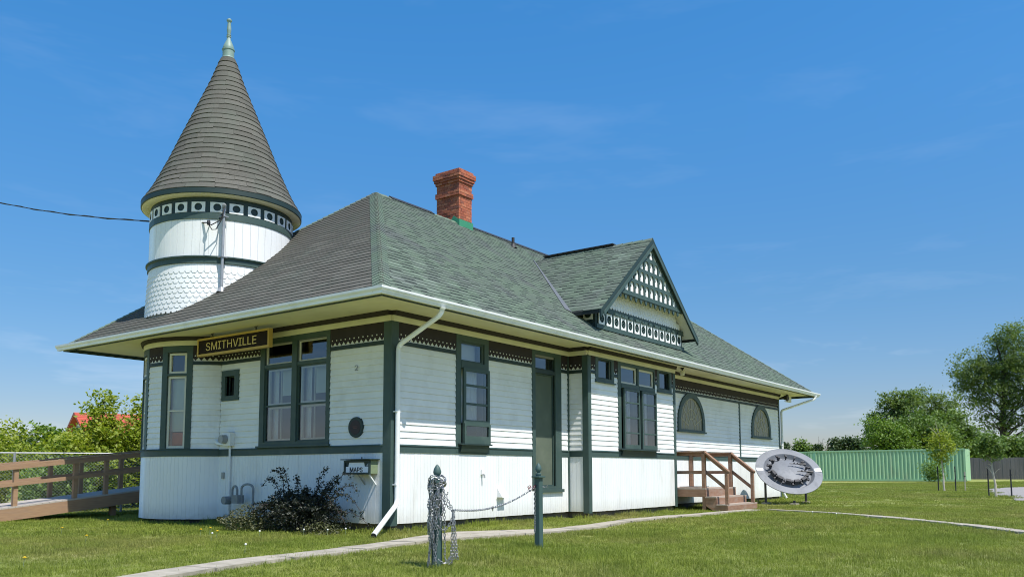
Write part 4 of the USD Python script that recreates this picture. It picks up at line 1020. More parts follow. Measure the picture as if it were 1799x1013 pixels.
t = thing("gas_meter", "grey gas meter with bent pipes behind the dark bush", "gas meter")
mb = MB(); mb.box((-0.32, 3.95, 0.30), (-0.16, 4.14, 0.47)); mb.build("meter_body", "meter_grey", t)
mb = MB(); ycyl(mb, -0.20, -0.36, 4.36, 0.36, 0.085, 0.08, 16); mb.build("regulator", "meter_grey", t)
arc_ = lambda y0, y1, z: [(-0.22, y0, 0.30)] + [(-0.22, (y0 + y1) / 2 + (y0 - y1) / 2 * math.cos(a), z + 0.09 * math.sin(a)) for a in np.linspace(0, math.pi, 9)] + [(-0.22, y1, 0.30)]
for y0, y1, z in ((4.26, 4.10, 0.56), (3.96, 3.58, 0.60)):
    mb = MB(); mb.tube(arc_(y0, y1, z), 0.024, 8); mb.build("pipe", "meter_grey", t, smooth=40)
mb = MB(); mb.tube([(-0.22, 4.36, 0.36), (-0.22, 4.0, 0.36)], 0.03, 8); mb.tube([(-0.22, 3.58, 0.32), (-0.22, 3.58, -0.2)], 0.03, 8); mb.build("pipe", "meter_grey", t, smooth=40)

t = thing("vent_hood", "white sloped vent hood low on the long front behind the chain", "vent")
V = [(3.10, -0.013, 0.40), (3.33, -0.013, 0.40), (3.33, -0.013, 0.62), (3.10, -0.013, 0.62), (3.10, -0.17, 0.40), (3.33, -0.17, 0.40)]
MB().add(V, np.array([[3, 2, 5], [3, 5, 4], [0, 3, 4], [1, 5, 2]])).build("hood", "bright_white", t)
mb = MB(); mb.box((3.08, -0.022, 0.36), (3.35, -0.013, 0.64)); mb.build("flange", "bright_white", t)
t = thing("tap_fitting", "small white fitting on the long front between window and door", "fitting")
mb = MB(); mb.box((2.57, -0.05, 0.87), (2.63, -0.013, 0.97)); mb.build("plate", "bright_white", t)
mb = MB(); mb.tube([(2.6, -0.04, 0.88), (2.6, -0.085, 0.86), (2.6, -0.09, 0.80)], 0.018, 8); mb.build("spout", "grey_metal", t, smooth=40)

t = thing("eave_lamp", "small lamp hanging under the eave at the end of the bay", "lamp")
mb = MB(); mb.lathe([(0.0, 3.826), (0.05, 3.826), (0.05, 3.79), (0.02, 3.78), (0.02, 3.74), (0.0, 3.74)][::-1], (10.95, -0.62, 0), 14); mb.build("holder", "black_iron", t)
mb = MB(); mb.lathe([(0.0, 3.60), (0.055, 3.605), (0.075, 3.68), (0.07, 3.74), (0.02, 3.75), (0.0, 3.75)], (10.95, -0.62, 0), 14); mb.build("shade", "cream_sash", t, smooth=40)
t = thing("loudspeaker", "dark horn and pale bracket under the eave at the far corner", "loudspeaker")
mb = MB(); mb.lathe([(0.0, 0.0), (0.12, 0.0), (0.13, 0.02), (0.05, 0.2), (0.04, 0.26), (0.0, 0.26)], (0, 0, 0), 16)
mb.v = [np.stack([LEN + 0.08 - 0 * q[:, 2] + q[:, 0], -0.35 + q[:, 2], 3.70 + q[:, 1]], 1) for q in mb.v]; mb.build("horn", "black_iron", t)
mb = MB(); mb.box((LEN + 0.03, -0.30, 3.55), (LEN + 0.62, -0.22, 3.57)); mb.box((LEN + 0.25, -0.30, 3.57), (LEN + 0.62, -0.22, 3.76)); mb.build("bracket", "pipe_white", t)

# service mast and cable on the turret
t = thing("service_mast", "thin grey service mast with weatherhead on the turret", "mast")
mx_, my_ = TCX + (TR + 0.13) * math.cos(math.radians(235.8)), TCY + (TR + 0.13) * math.sin(math.radians(235.8))
rz_ = ZE + (mx_ + OX) * KL
mb = MB(); mb.tube([(mx_, my_, rz_ - 0.05), (mx_, my_, 6.60)], 0.034, 10); mb.build("pipe", "galvanised", t, smooth=40)
mb = MB(); mb.tube([(mx_, my_, 6.58), (mx_, my_, 6.66), (mx_ - 0.03, my_ - 0.05, 6.70), (mx_ - 0.06, my_ - 0.09, 6.66)], 0.045, 10); mb.build("weatherhead", "galvanised", t, smooth=40)
mb = MB(); mb.lathe([(0.11, rz_ - 0.03), (0.05, rz_ + 0.07), (0.036, rz_ + 0.08)], (mx_, my_, 0), 14); mb.build("roof_collar", "galvanised", t)
for z in (5.56, 6.46):
    mb = MB(); mb.box((mx_ - 0.05, my_ - 0.05, z), (mx_ + 0.09, my_ + 0.11, z + 0.02)); mb.build("strap", "galvanised", t)
t = thing("service_cable", "black overhead cable running from the left to the turret mast", "cable")
ia = math.radians(225.7); ix, iy = TCX + (TR + 0.16) * math.cos(ia), TCY + (TR + 0.16) * math.sin(ia)
far = np.array([-0.75, 19.5, 10.06]); near = np.array([ix, iy, 6.30])
L_ = np.linspace(0, 1, 40)[:, None]; run = far * (1 - L_) + near * L_; run[:, 2] -= 0.30 * 4 * L_[:, 0] * (1 - L_[:, 0])
mb = MB(); mb.tube(run, 0.014, 6); tw = run.copy(); tw[:, 2] += 0.02 * np.sin(np.arange(40) * 1.3); tw[:, 0] += 0.02 * np.cos(np.arange(40) * 1.3); mb.tube(tw, 0.008, 5); mb.build("span", "cable_black", t)
mb = MB(); mb.tube([near, (ix - 0.02, iy - 0.12, 6.22), (mx_ - 0.10, my_ - 0.05, 6.36), (mx_ - 0.08, my_ - 0.10, 6.55), (mx_ - 0.05, my_ - 0.09, 6.66)], 0.013, 6)
mb.tube([(ix, iy, 6.27), (ix - 0.05, iy - 0.2, 6.10), (mx_ - 0.22, my_ - 0.05, 6.12), (mx_ - 0.10, my_ - 0.12, 6.40), (mx_ - 0.06, my_ - 0.09, 6.65)], 0.010, 6); mb.build("drip_loop", "cable_black", t)
mb = MB(); mb.tube([(TCX + (TR - 0.02) * math.cos(ia), TCY + (TR - 0.02) * math.sin(ia), 6.30), near], 0.012, 6); mb.lathe([(0.0, -0.05), (0.03, -0.05), (0.04, 0.0), (0.03, 0.05), (0.0, 0.05)], near, 10); mb.build("insulator", "black_iron", t)

# ------------------------------------------------------------------ ground
def gzf(x, y):
    t = np.clip((np.asarray(x, float) - 22) / 53, 0, 1)
    return -0.13 + 0.36 * t * t * (3 - 2 * t)
def spaced(lo, hi, near0, near1, step):
    a = [near0]; s = step
    while a[-1] > lo: s *= 1.25; a.append(a[-1] - s)
    b = [near1]; s = step
    while b[-1] < hi: s *= 1.25; b.append(b[-1] + s)
    return np.array(a[::-1] + list(np.arange(near0 + step, near1 - 1e-6, step)) + b)
gx, gy = spaced(-900, 2500, -14, 80, 1.0), spaced(-1500, 1800, -22, 30, 1.0)
GX, GY = np.meshgrid(gx, gy, indexing="ij")
bump_ = 0.03 * (meshkit.noise(np.stack([GX * 0.35, GY * 0.35, 0 * GX], -1), 3) - 0.5) * np.exp(-((GX / 60) ** 2))
GZ = gzf(GX, GY) - 0.02 + bump_ * (np.hypot(GX - 8, GY - 3) > 1)
nx, ny = GX.shape
I, J = np.meshgrid(np.arange(nx - 1), np.arange(ny - 1), indexing="ij")
F = np.stack([I * ny + J, (I + 1) * ny + J, (I + 1) * ny + J + 1, I * ny + J + 1], -1).reshape(-1, 4)
p = MB().add(np.stack([GX, GY, GZ], -1).reshape(-1, 3), F).build("ground", "lawn_ground", "/World", smooth=True)
tag(p, "broad green lawn round the station", "lawn", kind="structure")

PATH = [((-8.0, -3.25), 0.25), ((-6.0, -2.60), 0.22), ((-4.6, -2.22), 0.21), ((-3.1, -2.13), 0.23), ((-2.0, -1.90), 0.21), ((-0.8, -1.70), 0.32), ((0.35, -1.70), 0.62), ((1.25, -2.1), 0.34), ((1.9, -2.30), 0.21),
        ((3.2, -2.25), 0.22), ((4.4, -2.0), 0.16), ((5.5, -1.88), 0.17), ((7.6, -2.0), 0.17), ((9.8, -2.15), 0.14), ((11.6, -2.35), 0.16)]
ARC = [((12.0, -2.6), 0.10), ((11.0, -4.5), 0.16), ((9.2, -6.5), 0.16), ((7.5, -8.0), 0.15), ((5.7, -9.25), 0.14), ((3.0, -10.9), 0.14)]
SHAPES = []
def footpath(line, label, step):
    root = thing("footpath", None, None); tag(root, label, "footpath", kind="structure")
    c = np.array([q[0] for q in line]); w = np.array([q[1] for q in line])
    s = np.concatenate([[0], np.cumsum(np.hypot(*np.diff(c, axis=0).T))])
    t = 0.0
    while t < s[-1] - 0.1:
        e = min(t + step * RNG.uniform(0.85, 1.15), s[-1])
        q = np.linspace(t + 0.014, e - 0.014, 5)
        P = np.stack([np.interp(q, s, c[:, 0]), np.interp(q, s, c[:, 1])], 1); W = np.interp(q, s, w) + RNG.uniform(-0.02, 0.02, 5)
        T = np.gradient(P, axis=0); T /= np.linalg.norm(T, axis=1, keepdims=True); Nn = np.stack([-T[:, 1], T[:, 0]], 1)
        l, r = P + Nn * W[:, None], P - Nn * W[:, None]
        tilt = RNG.uniform(-0.006, 0.006, 4); zt = -0.102
        V, Fc = [], []
        for i in range(5):
            k = i / 4
            V += [(*l[i], zt + tilt[0] * (1 - k) + tilt[1] * k), (*r[i], zt + tilt[2] * (1 - k) + tilt[3] * k), (*l[i], -0.2), (*r[i], -0.2)]
        for i in range(4):
            a, b = 4 * i, 4 * i + 4
            Fc += [[a, b, b + 1, a + 1], [a, a + 2, b + 2, b], [a + 1, b + 1, b + 3, a + 3]]
        Fc += [[0, 1, 3, 2], [16, 18, 19, 17]]
        MB().add(V, np.array(Fc)[:, ::-1]).build("slab", "concrete", root)
        SHAPES.append(Polygon(list(l) + list(r[::-1])).buffer(-0.075))
        t = e
footpath(PATH, "narrow concrete path of worn slabs along the long front to the wooden steps", 1.25)
footpath(ARC, "thin concrete strip curving away through the lawn at the right", 1.8)

GR = Polygon([(24.2, -7.35), (27.5, -6.95), (31.0, -5.95), (36.0, -5.15), (41.5, -4.5), (45.0, -5.6), (46.0, -9.0), (44.0, -16.0), (30.0, -24.0), (24.0, -14.0), (23.2, -9.0)]).buffer(0.5).buffer(-0.4)
m = trimesh.creation.triangulate_polygon(GR.segmentize(1.0), engine="earcut")
p = MB().add([(x, y, float(gzf(x, y)) + 0.006) for x, y in m[0]], m[1]).build("gravel_lane", "gravel_mat", "/World"); tag(p, "pale gravel lane at the right edge", "lane", kind="structure")

# ------------------------------------------------------------------ lawn blades
def turf_patch(n, size, hmin, hmax, wid, seed):
    r = np.random.default_rng(seed)
    b = np.stack([r.uniform(-size / 2, size / 2, n), r.uniform(-size / 2, size / 2, n), np.zeros(n)], 1)
    hgt = r.uniform(hmin, hmax, n) * np.where(r.random(n) < 0.06, 1.6, 1.0); az = r.uniform(0, 2 * np.pi, n); lean = np.abs(r.normal(0.75, 0.7, n)); ww = wid * r.uniform(0.6, 1.3, n)
    d = np.stack([np.cos(az), np.sin(az), 0 * az], 1); s = np.stack([-np.sin(az), np.cos(az), 0 * az], 1)
    mid = b + d * (hgt * lean * 0.35)[:, None] + np.array([0, 0, 1]) * (hgt * 0.58)[:, None]
    tip = b + d * (hgt * lean)[:, None] + np.array([0, 0, 1]) * (hgt * np.clip(1.05 - 0.35 * lean, 0.3, 1))[:, None]
    V = np.stack([b - s * ww[:, None] / 2, b + s * ww[:, None] / 2, mid - s * ww[:, None] * 0.4, mid + s * ww[:, None] * 0.4, tip], 1).reshape(-1, 3)
    k = np.arange(n)[:, None, None] * 5
    F = (np.array([[0, 1, 3], [0, 3, 2], [2, 3, 4]])[None] + k).reshape(-1, 3)
    return V, F
def scatter(name, label, cat, protos, pos, yaw, scl, idx):
    root = f"/World/{name}"
    pi = UsdGeom.PointInstancer.Define(stage, root)
    tg = []
    for i, (V, F, mat) in enumerate(protos):
        q = f"{root}/tuft_{i:03d}" if i else f"{root}/tuft"
        usdkit.mesh(stage, q, (V, F), M(mat)); tg.append(q)
    pi.CreatePrototypesRel().SetTargets([Sdf.Path(q) for q in tg])
    pi.CreateProtoIndicesAttr(Vt.IntArray.FromNumpy(np.asarray(idx, np.int32)))
    pi.CreatePositionsAttr(Vt.Vec3fArray.FromNumpy(np.asarray(pos, np.float32)))
    pi.CreateOrientationsAttr(Vt.QuathArray([Gf.Quath(float(math.cos(a / 2)), 0, 0, float(math.sin(a / 2))) for a in yaw]))
    pi.CreateScalesAttr(Vt.Vec3fArray.FromNumpy(np.asarray(scl, np.float32)))
    tag(root, label, cat, kind="stuff")
inside = unary_union([sbox(0.02, 0.02, LEN, WID), sbox(BX0, -BAY + 0.02, BX1, 1), Point(TCX, TCY).buffer(TR - 0.05), GR])
pathu = unary_union(SHAPES)
blocked = unary_union([inside, pathu])
shapely.prepare(blocked)
def lawn_points(step, d0, d1, jit):
    xs, ys = np.meshgrid(np.arange(-12, 62, step), np.arange(-24, 22, step), indexing="ij")
    P = np.stack([xs.ravel(), ys.ravel()], 1) + RNG.uniform(-jit, jit, (xs.size, 2))
    r = P - EYE[:2]; dep = r @ (fw[:2] / np.linalg.norm(fw[:2])); lat = r @ np.array([fw[1], -fw[0]]) / np.linalg.norm(fw[:2])
    k = (dep > d0) & (dep < d1) & (np.abs(lat) < dep * 0.66 + 1.2)
    P = P[k]
    return P[~shapely.contains_xy(blocked, P[:, 0], P[:, 1])]
pts, idx = [], []
for step, d0, d1, jit, kinds in ((0.30, 4.0, 14.0, 0.08, (0, 1, 2)), (0.42, 14.0, 26.0, 0.12, (3, 4)), (0.85, 26.0, 62.0, 0.3, (5,))):
    P = lawn_points(step, d0, d1, jit); pts.append(P); idx.append(RNG.choice(kinds, len(P)))
P = np.vstack(pts); idx = np.concatenate(idx)
tall_ = meshkit.noise(np.stack([P[:, 0] * 0.5, P[:, 1] * 0.5, 0 * P[:, 0]], 1), 5)
hs = 0.72 + 0.55 * tall_ + 0.35 * (pathu.distance is None)
pb = np.array([shapely.distance(pathu, q) for q in shapely.points(P)])
hs = hs * np.where(pb < 0.16, 0.75, 1.0)
wb2 = shapely.distance(inside, shapely.points(P)); hs = hs * np.where(wb2 < 0.35, 1.9, 1.0)
for q_ in ((-3.61, -4.27), (-0.9, -3.8), (17, -1.6), (-1.0, -0.6)): hs = hs * np.where(np.hypot(P[:, 0] - q_[0], P[:, 1] - q_[1]) < 0.25, 1.5, 1.0)
hs = hs * (0.75 + 0.7 * meshkit.noise(np.stack([P[:, 0] * 1.7, P[:, 1] * 1.7, 0 * P[:, 0]], 1), 8) ** 2)
pos = np.column_stack([P, gzf(P[:, 0], P[:, 1]) - 0.02])
hs = hs * np.where((np.abs(P[:, 0] - 60) < 0.9) & (P[:, 1] > -1), 3.0, 1.0)
protos = [(*turf_patch(230, 0.36, 0.028, 0.068, 0.0055, 11 + i), "lawn_blade") for i in range(3)] + [(*turf_patch(220, 0.5, 0.030, 0.070, 0.009, 21 + i), "lawn_blade") for i in range(2)] + [(*turf_patch(300, 1.0, 0.030, 0.065, 0.016, 31), "lawn_blade")]
scatter("grass", "short mown grass with dry yellowish patches covering the lawn", "grass", protos, pos, RNG.uniform(0, 6.28, len(P)), np.column_stack([np.ones(len(P)), np.ones(len(P)), hs]), idx)

# ------------------------------------------------------------------ dandelions
def dandelion(x, y, seed_head, label, group):
    t = thing("dandelion", label, "dandelion", (x, y, float(gzf(x, y))), group=group)
    mb = MB(); mb.tube([(0, 0, -0.02), (0.005, 0.003, 0.06), (0.01, 0.0, 0.10)], 0.003, 5); mb.build("stem", "maps_green", t)
    if seed_head: m = trimesh.creation.icosphere(1, 0.015); m.apply_translation((0.01, 0, 0.112)); MB().tm(m).build("seed_head", "dandelion_seed", t)
    else:
        mb = MB()
        for k in range(14):
            a = k * 0.4488; mb.add([(0.01, 0, 0.10), (0.01 + 0.026 * math.cos(a - 0.2), 0.026 * math.sin(a - 0.2), 0.108), (0.01 + 0.026 * math.cos(a + 0.2), 0.026 * math.sin(a + 0.2), 0.108)], np.array([[0, 1, 2]]))
        mb.lathe([(0.0, 0.095), (0.014, 0.10), (0.012, 0.115), (0.0, 0.118)], (0.01, 0, 0), 8); mb.build("flower", "dandelion_yellow", t)
for x, y, lab in ((-6.35, -0.55, "yellow dandelion nearest the bottom left corner"), (-4.22, 2.26, "yellow dandelion alone in the sunny lawn at the left"), (-1.72, 6.3, "yellow dandelion by the shade below the ramp's end"),
        (-2.4, 2.05, "yellow dandelion left of the dark shrub, left one of a pair"), (-2.5, 1.45, "yellow dandelion left of the dark shrub, nearest its foot"), (-2.05, 2.3, "yellow dandelion left of the dark shrub, farthest back"), (-3.5, 4.5, "yellow dandelion in the lawn below the ramp")):
    dandelion(x, y, False, lab, "yellow dandelions in the lawn")
for x, y, lab in ((-1.55, 0.45, "white seed head at the shrub's foot, left"), (-1.35, 0.1, "white seed head at the shrub's foot, middle"), (-1.0, 0.05, "white seed head at the shrub's foot, right"), (-3.9, -1.2, "white seed head just left of the path, nearest the camera"),
        (-2.9, 1.0, "white seed head alone in the grass before the shrub"), (-2.2, 0.75, "white seed head before the shrub's pale leaves"), (9.2, -4.6, "white seed head by the curving strip, farther one"), (8.6, -5.3, "white seed head by the curving strip, nearer one")):
    dandelion(x, y, True, lab, "white dandelion seed heads in the lawn")

# ------------------------------------------------------------------ leaves, shrubs, trees
def leaves(c, size, seed, upb=0.5, asp=0.62):
    """Folded diamond leaves at the points c."""
    r = np.random.default_rng(seed); n = len(c)
    nn = r.normal(size=(n, 3)); nn[:, 2] = np.abs(nn[:, 2]) + upb; nn /= np.linalg.norm(nn, axis=1, keepdims=True)
    a = np.cross(nn, r.normal(size=(n, 3))); a /= np.linalg.norm(a, axis=1, keepdims=True); b = np.cross(nn, a)
    s = (size * r.uniform(0.6, 1.35, n))[:, None]
    V = np.stack([c - a * s, c + b * s * asp - nn * s * 0.15, c + a * s, c - b * s * asp - nn * s * 0.15], 1).reshape(-1, 3)
    F = (np.array([[0, 1, 2], [0, 2, 3]])[None] + np.arange(n)[:, None, None] * 4).reshape(-1, 3)
    return V, F
def curve(p, q, sag, n=8, seed=0, wob=0.0):
    r = np.random.default_rng(seed); t = np.linspace(0, 1, n)[:, None]
    c = np.asarray(p) * (1 - t) + np.asarray(q) * t; c[:, 2] += sag * 4 * t[:, 0] * (1 - t[:, 0])
    if wob: c[1:-1] += r.normal(0, wob, (n - 2, 3))
    return c
def tree(name, label, cat, base, lobes, trunk_r, trunk_top, mat, nleaf, lsize, seed, bark="bark", limbs=26, group=None, clump=0.16, per=34, fork=0.3, wind=0.0):
    """lobes: (dx, dy, z, rx, ry, rz). Limbs run from the trunk into the lobes, leaves sit in clumps at their ends and towards the shell."""
    r = np.random.default_rng(seed)
    t = thing(name, label, cat, base, group=group)
    lb = np.array(lobes, float); wt = lb[:, 3] * lb[:, 4] * lb[:, 5]; wt = wt ** 0.8; wt /= wt.sum()
    tt = curve((0, 0, -0.3), trunk_top, 0, 7, seed, trunk_r * 0.35)
    mb = MB(); mb.tube(tt, np.linspace(trunk_r * 1.15, trunk_r * 0.35, 7), 8)
    nc = max(6, nleaf // per)
    k = r.choice(len(lb), nc, p=wt)
    d = r.normal(size=(nc, 3)); d /= np.linalg.norm(d, axis=1, keepdims=True)
    rad = r.uniform(0.25, 1.0, nc) ** 0.6
    rad *= 0.62 + 0.72 * meshkit.noise(d * 2.6 + seed, seed)
    cen = lb[k, :3] + d * rad[:, None] * lb[k, 3:]
    for i in range(min(limbs, nc)):
        e = cen[i]; h = np.clip((e[2] - 0.35 * np.hypot(e[0], e[1])) * r.uniform(0.55, 0.9), trunk_top[2] * fork, trunk_top[2] * 0.97)
        s = np.array([np.interp(h, tt[:, 2], tt[:, 0]), np.interp(h, tt[:, 2], tt[:, 1]), h])
        mb.tube(curve(s, e, 0.06 * np.linalg.norm(e - s), 6, seed + i, 0.02 * np.linalg.norm(e - s)), np.linspace(trunk_r * 0.24, trunk_r * 0.04, 6), 5, cap=False)
    mb.build("trunk", bark, t)
    sz = float(np.mean(lb[:, 3:])) * clump
    c = np.repeat(cen, per, 0); off = r.normal(size=c.shape) * sz * np.array([1.25, 1.25, 0.75])
    if wind: off[:, 0] += 0; off += np.outer(np.abs(off[:, 2]) * wind, [0.6, -0.8, 0.25])
    V, F = leaves(c + off, lsize, seed + 1)
    MB().add(V, F).build("crown", mat, t)
    return t

# dark shrub at the corner of the short side
t = thing("shrub", "dark straggling shrub with arching twigs against the shaded white wall", "shrub", (-0.75, 1.55, -0.13))
r = np.random.default_rng(5); mb = MB(); lc = []
stems = []
for i in range(95):
    a = r.uniform(0, 2 * np.pi); rr = r.uniform(0.15, 1.0)
    e = np.array([0.62 * rr * math.cos(a), 1.3 * rr * math.sin(a), r.uniform(0.25, 0.80) * (1 - 0.45 * rr)])
    e[0] = min(e[0], 0.66)
    stems.append((np.array([r.uniform(-0.15, 0.15), r.uniform(-0.35, 0.35), 0.0]), e, r.uniform(0.1, 0.32)))
for e, s in (((0.0, 0.62, 1.02), 0.18), ((-0.1, 0.35, 0.98), 0.22), ((0.1, -0.9, 0.62), 0.3), ((-0.1, -1.15, 0.42), 0.42), ((0.2, -0.75, 0.86), 0.15), ((0.1, -1.3, 0.22), 0.34), ((0.1, -1.05, 0.78), 0.2), ((0.2, -0.35, 0.78), 0.05), ((0.0, 0.05, 0.85), 0.2), ((0.1, -1.5, 0.72), 0.22), ((0.05, -1.7, 0.40), 0.42), ((0.15, -1.25, 0.95), 0.12), ((-0.1, -1.45, 0.20), 0.40), ((0.2, -1.75, 0.18), 0.25), ((0.0, 0.9, 0.80), 0.3), ((0.1, -0.6, 1.0), 0.1)):
    stems.append((np.array([0.0, e[1] * 0.3, 0.0]), np.array(e), s))
for i, (p0, e, sag) in enumerate(stems):
    e = np.array(e) * [1, 0.84 if i >= 95 and e[1] < -1 else 1.0, 1.13 if i >= 95 else 1.0]
    c = curve(p0, e, sag, 12, i, 0.012)
    if i >= 95: c[-3:] += np.array([[0, 0, 0], [0, 0.05 * np.sign(e[1] + 0.01), 0.0], [0, 0.13 * np.sign(e[1] + 0.01), -0.08]]) * (1 if e[1] > 0.5 or e[1] < -1 else 0.3)
    mb.tube(c, np.linspace(0.012, 0.004, 12), 5, cap=False)
    for q in c[3:]:
        lc.append(q + r.normal(0, 0.026, (20, 3)))
mb.build("twigs", "twig", t)
bd = r.normal(size=(11000, 3)); bd /= np.linalg.norm(bd, axis=1, keepdims=True); bd *= (r.uniform(0.05, 1, 11000) ** 0.5 * (0.75 + 0.5 * meshkit.noise(bd * 2.6, 4)))[:, None]
body = bd * np.array([0.55, 0.95, 0.68]) + np.array([0.0, -0.05, 0.12]); body = body[(body[:, 2] > -0.02) & (body[:, 0] < 0.68)]
V, F = leaves(np.vstack([np.vstack(lc), body]), 0.020, 6, 0.3); MB().add(V, F).build("foliage", "leaf_shrub", t)
lw = r.normal(size=(4200, 3)); lw /= np.linalg.norm(lw, axis=1, keepdims=True); lw *= (r.uniform(0.1, 1, 4200) ** 0.4 * (0.7 + 0.6 * meshkit.noise(lw * 3, 9)))[:, None]
low = np.vstack([lw[:3500] * np.array([0.42, 0.62, 0.36]) + np.array([-0.36, 0.98, 0.06]), lw[3500:] * np.array([0.3, 0.45, 0.2]) + np.array([-0.35, -1.0, 0.04])]); low = low[low[:, 2] > 0]
V, F = leaves(low, 0.022, 8, 0.6); MB().add(V, F).build("low_foliage", "leaf_shrub_pale", t, label="paler green leaves low at the left of the shrub")

# trees at the right, behind the container and the fence
tree("tree", "tallest tree, loose windblown crown above the grey fence", "tree", (99.1, 0.87, 0.2), [(0, 2.2, 12.2, 2.4, 2.9, 2.8), (0, -1.6, 14.0, 2.6, 3.3, 3.4), (0, 0.8, 9.6, 2.4, 4.0, 2.4), (0, -3.6, 10.5, 2.3, 2.6, 3.4), (0, 0.3, 6.5, 1.5, 2.4, 1.6), (0, -4.2, 6.0, 2, 2.4, 2.2)], 0.42, (0, -0.6, 13.0), "leaf_tall", 34000, 0.125, 101, limbs=34, clump=0.15, per=70, wind=0.5)
tree("tree", "sparse airy tree left of the tallest tree, sky showing through its top", "tree", (91.0, 6.7, 0.4), [(0, 0.8, 7.6, 1.8, 2.6, 2.2), (0, -1.6, 7.0, 1.8, 2.3, 2.2), (0, -0.4, 4.8, 1.8, 3.2, 1.8)], 0.22, (0, 0, 7.6), "leaf_tall", 9500, 0.12, 102, limbs=26, clump=0.13, per=40, wind=0.4)
tree("tree", "dark ragged tree with a tall pointed top above the container's middle", "tree", (86.5, 9.3, 0.4), [(0, 0.6, 7.9, 1.3, 1.4, 1.7), (0, -1.2, 7.6, 1.4, 1.7, 1.6), (0, 1.4, 5.6, 1.6, 1.8, 1.6), (0, -0.4, 5.0, 1.6, 2.3, 1.7), (0, 2.0, 3.4, 1.3, 1.5, 1.6)], 0.20, (0, 0, 8.0), "leaf_tall", 13000, 0.125, 103, limbs=24, clump=0.15, per=48, wind=0.4)
tree("tree", "bright green bushy tree at the left end of the tree row", "tree", (76.5, 8.0, 0.3), [(0, 0.3, 3.9, 1.5, 1.9, 1.9), (0, -1.0, 3.0, 1.4, 1.6, 1.7)], 0.14, (0, 0, 4.2), "leaf_bright", 10000, 0.115, 104, clump=0.20, per=36)
tree("tree", "rounded mid green tree behind the container, right of the bright bushy one", "tree", (79.0, 5.6, 0.3), [(0, 0.4, 4.4, 1.6, 2.2, 1.8), (0, -1.5, 3.4, 1.5, 1.8, 1.9)], 0.16, (0, 0, 4.6), "leaf_mid", 12000, 0.12, 105, clump=0.20, per=36)
tree("tree", "leafy tree just left of the container's right end", "tree", (83.4, 3.6, 0.3), [(0, 0.2, 4.6, 1.6, 2.1, 2.0), (0, -1.2, 3.2, 1.5, 1.9, 1.8)], 0.16, (0, 0, 4.8), "leaf_mid", 7000, 0.15, 106, clump=0.20, per=34)
tree("tree", "low yellow green bush behind the fence's left end", "bush", (84.5, 1.5, 0.3), [(0, 0, 2.5, 1.5, 1.9, 1.6), (0, -1.6, 2.1, 1.4, 1.5, 1.3)], 0.10, (0, 0, 2.6), "leaf_bright", 6000, 0.13, 107, clump=0.22, per=36)
tree("tree", "low dark bush behind the fence below the tallest tree", "bush", (84.0, -1.2, 0.3), [(0, 0, 2.4, 1.5, 1.7, 1.6), (0, -1.8, 2.6, 1.4, 1.5, 1.5)], 0.10, (0, 0, 2.6), "leaf_mid", 6000, 0.13, 108, clump=0.22, per=36)
tree("tree", "bright green bush behind the fence at the right edge", "bush", (86.0, -4.2, 0.3), [(0, 0, 2.8, 1.5, 2.0, 1.9), (0, -2.0, 3.2, 1.6, 2.0, 2.2)], 0.10, (0, 0, 3.0), "leaf_mid", 7000, 0.14, 109, clump=0.22, per=36)
tree("tree", "second tall tree cut off by the right edge", "tree", (103.0, -6.5, 0.2), [(0, 0, 9.0, 2.5, 3.2, 3.0), (0, -1.5, 12.5, 2.4, 3.0, 3.0), (0, 0.8, 5.5, 2.2, 3.0, 2.2)], 0.32, (0, 0, 11.5), "leaf_tall", 15000, 0.13, 110, limbs=24, clump=0.15, per=60, wind=0.4)
tree("tree", "round dark tree standing alone above the container's left part", "tree", (114.8, 21.9, 0.7), [(0, 0.8, 3.5, 1.5, 1.8, 1.35), (0, -1.1, 3.6, 1.5, 1.8, 1.4)], 0.16, (0, 0, 3.2), "leaf_dark", 7000, 0.17, 111, clump=0.20, per=40)
tree("tree", "small pale green tree right above the grey dish", "tree", (102.7, 24.6, 0.6), [(0, 0, 3.1, 0.9, 1.05, 1.35)], 0.08, (0, 0, 3.6), "leaf_mid", 2400, 0.16, 112, clump=0.24, per=30)
tree("tree", "small narrow tree between the dish and the round dark tree", "tree", (103.9, 22.9, 0.6), [(0, 0, 2.7, 0.7, 0.72, 1.3)], 0.07, (0, 0, 3.2), "leaf_dark", 1700, 0.16, 113, clump=0.24, per=30)
tree("tree", "thin leafy tree close to the far corner of the station", "tree", (104.7, 27.0, 0.6), [(0, 0.3, 3.2, 0.6, 0.55, 1.2), (0, -0.5, 2.3, 0.5, 0.45, 0.7)], 0.06, (0, 0, 3.6), "leaf_dark", 1500, 0.16, 114, clump=0.26, per=30)
t = thing("bare_tree", "bare twiggy sapling between the small narrow tree and the round dark tree", "tree", (107.3, 23.5, 0.6)); mb = MB()
r = np.random.default_rng(3)
for k in range(7):
    e = np.array([r.normal(0, 0.3), r.normal(0, 0.5), r.uniform(3.4, 5.2)]); mb.tube(curve((0, 0, 0), e, 0.0, 6, k, 0.06), np.linspace(0.05, 0.015, 6), 5)
    for q in range(4):
        s = e * r.uniform(0.5, 0.9); mb.tube(curve(s, s + np.array([r.normal(0, 0.2), r.normal(0, 0.35), r.uniform(0.3, 0.9)]), 0, 4, q), np.linspace(0.025, 0.01, 4), 4)
mb.build("trunk", "bark", t)
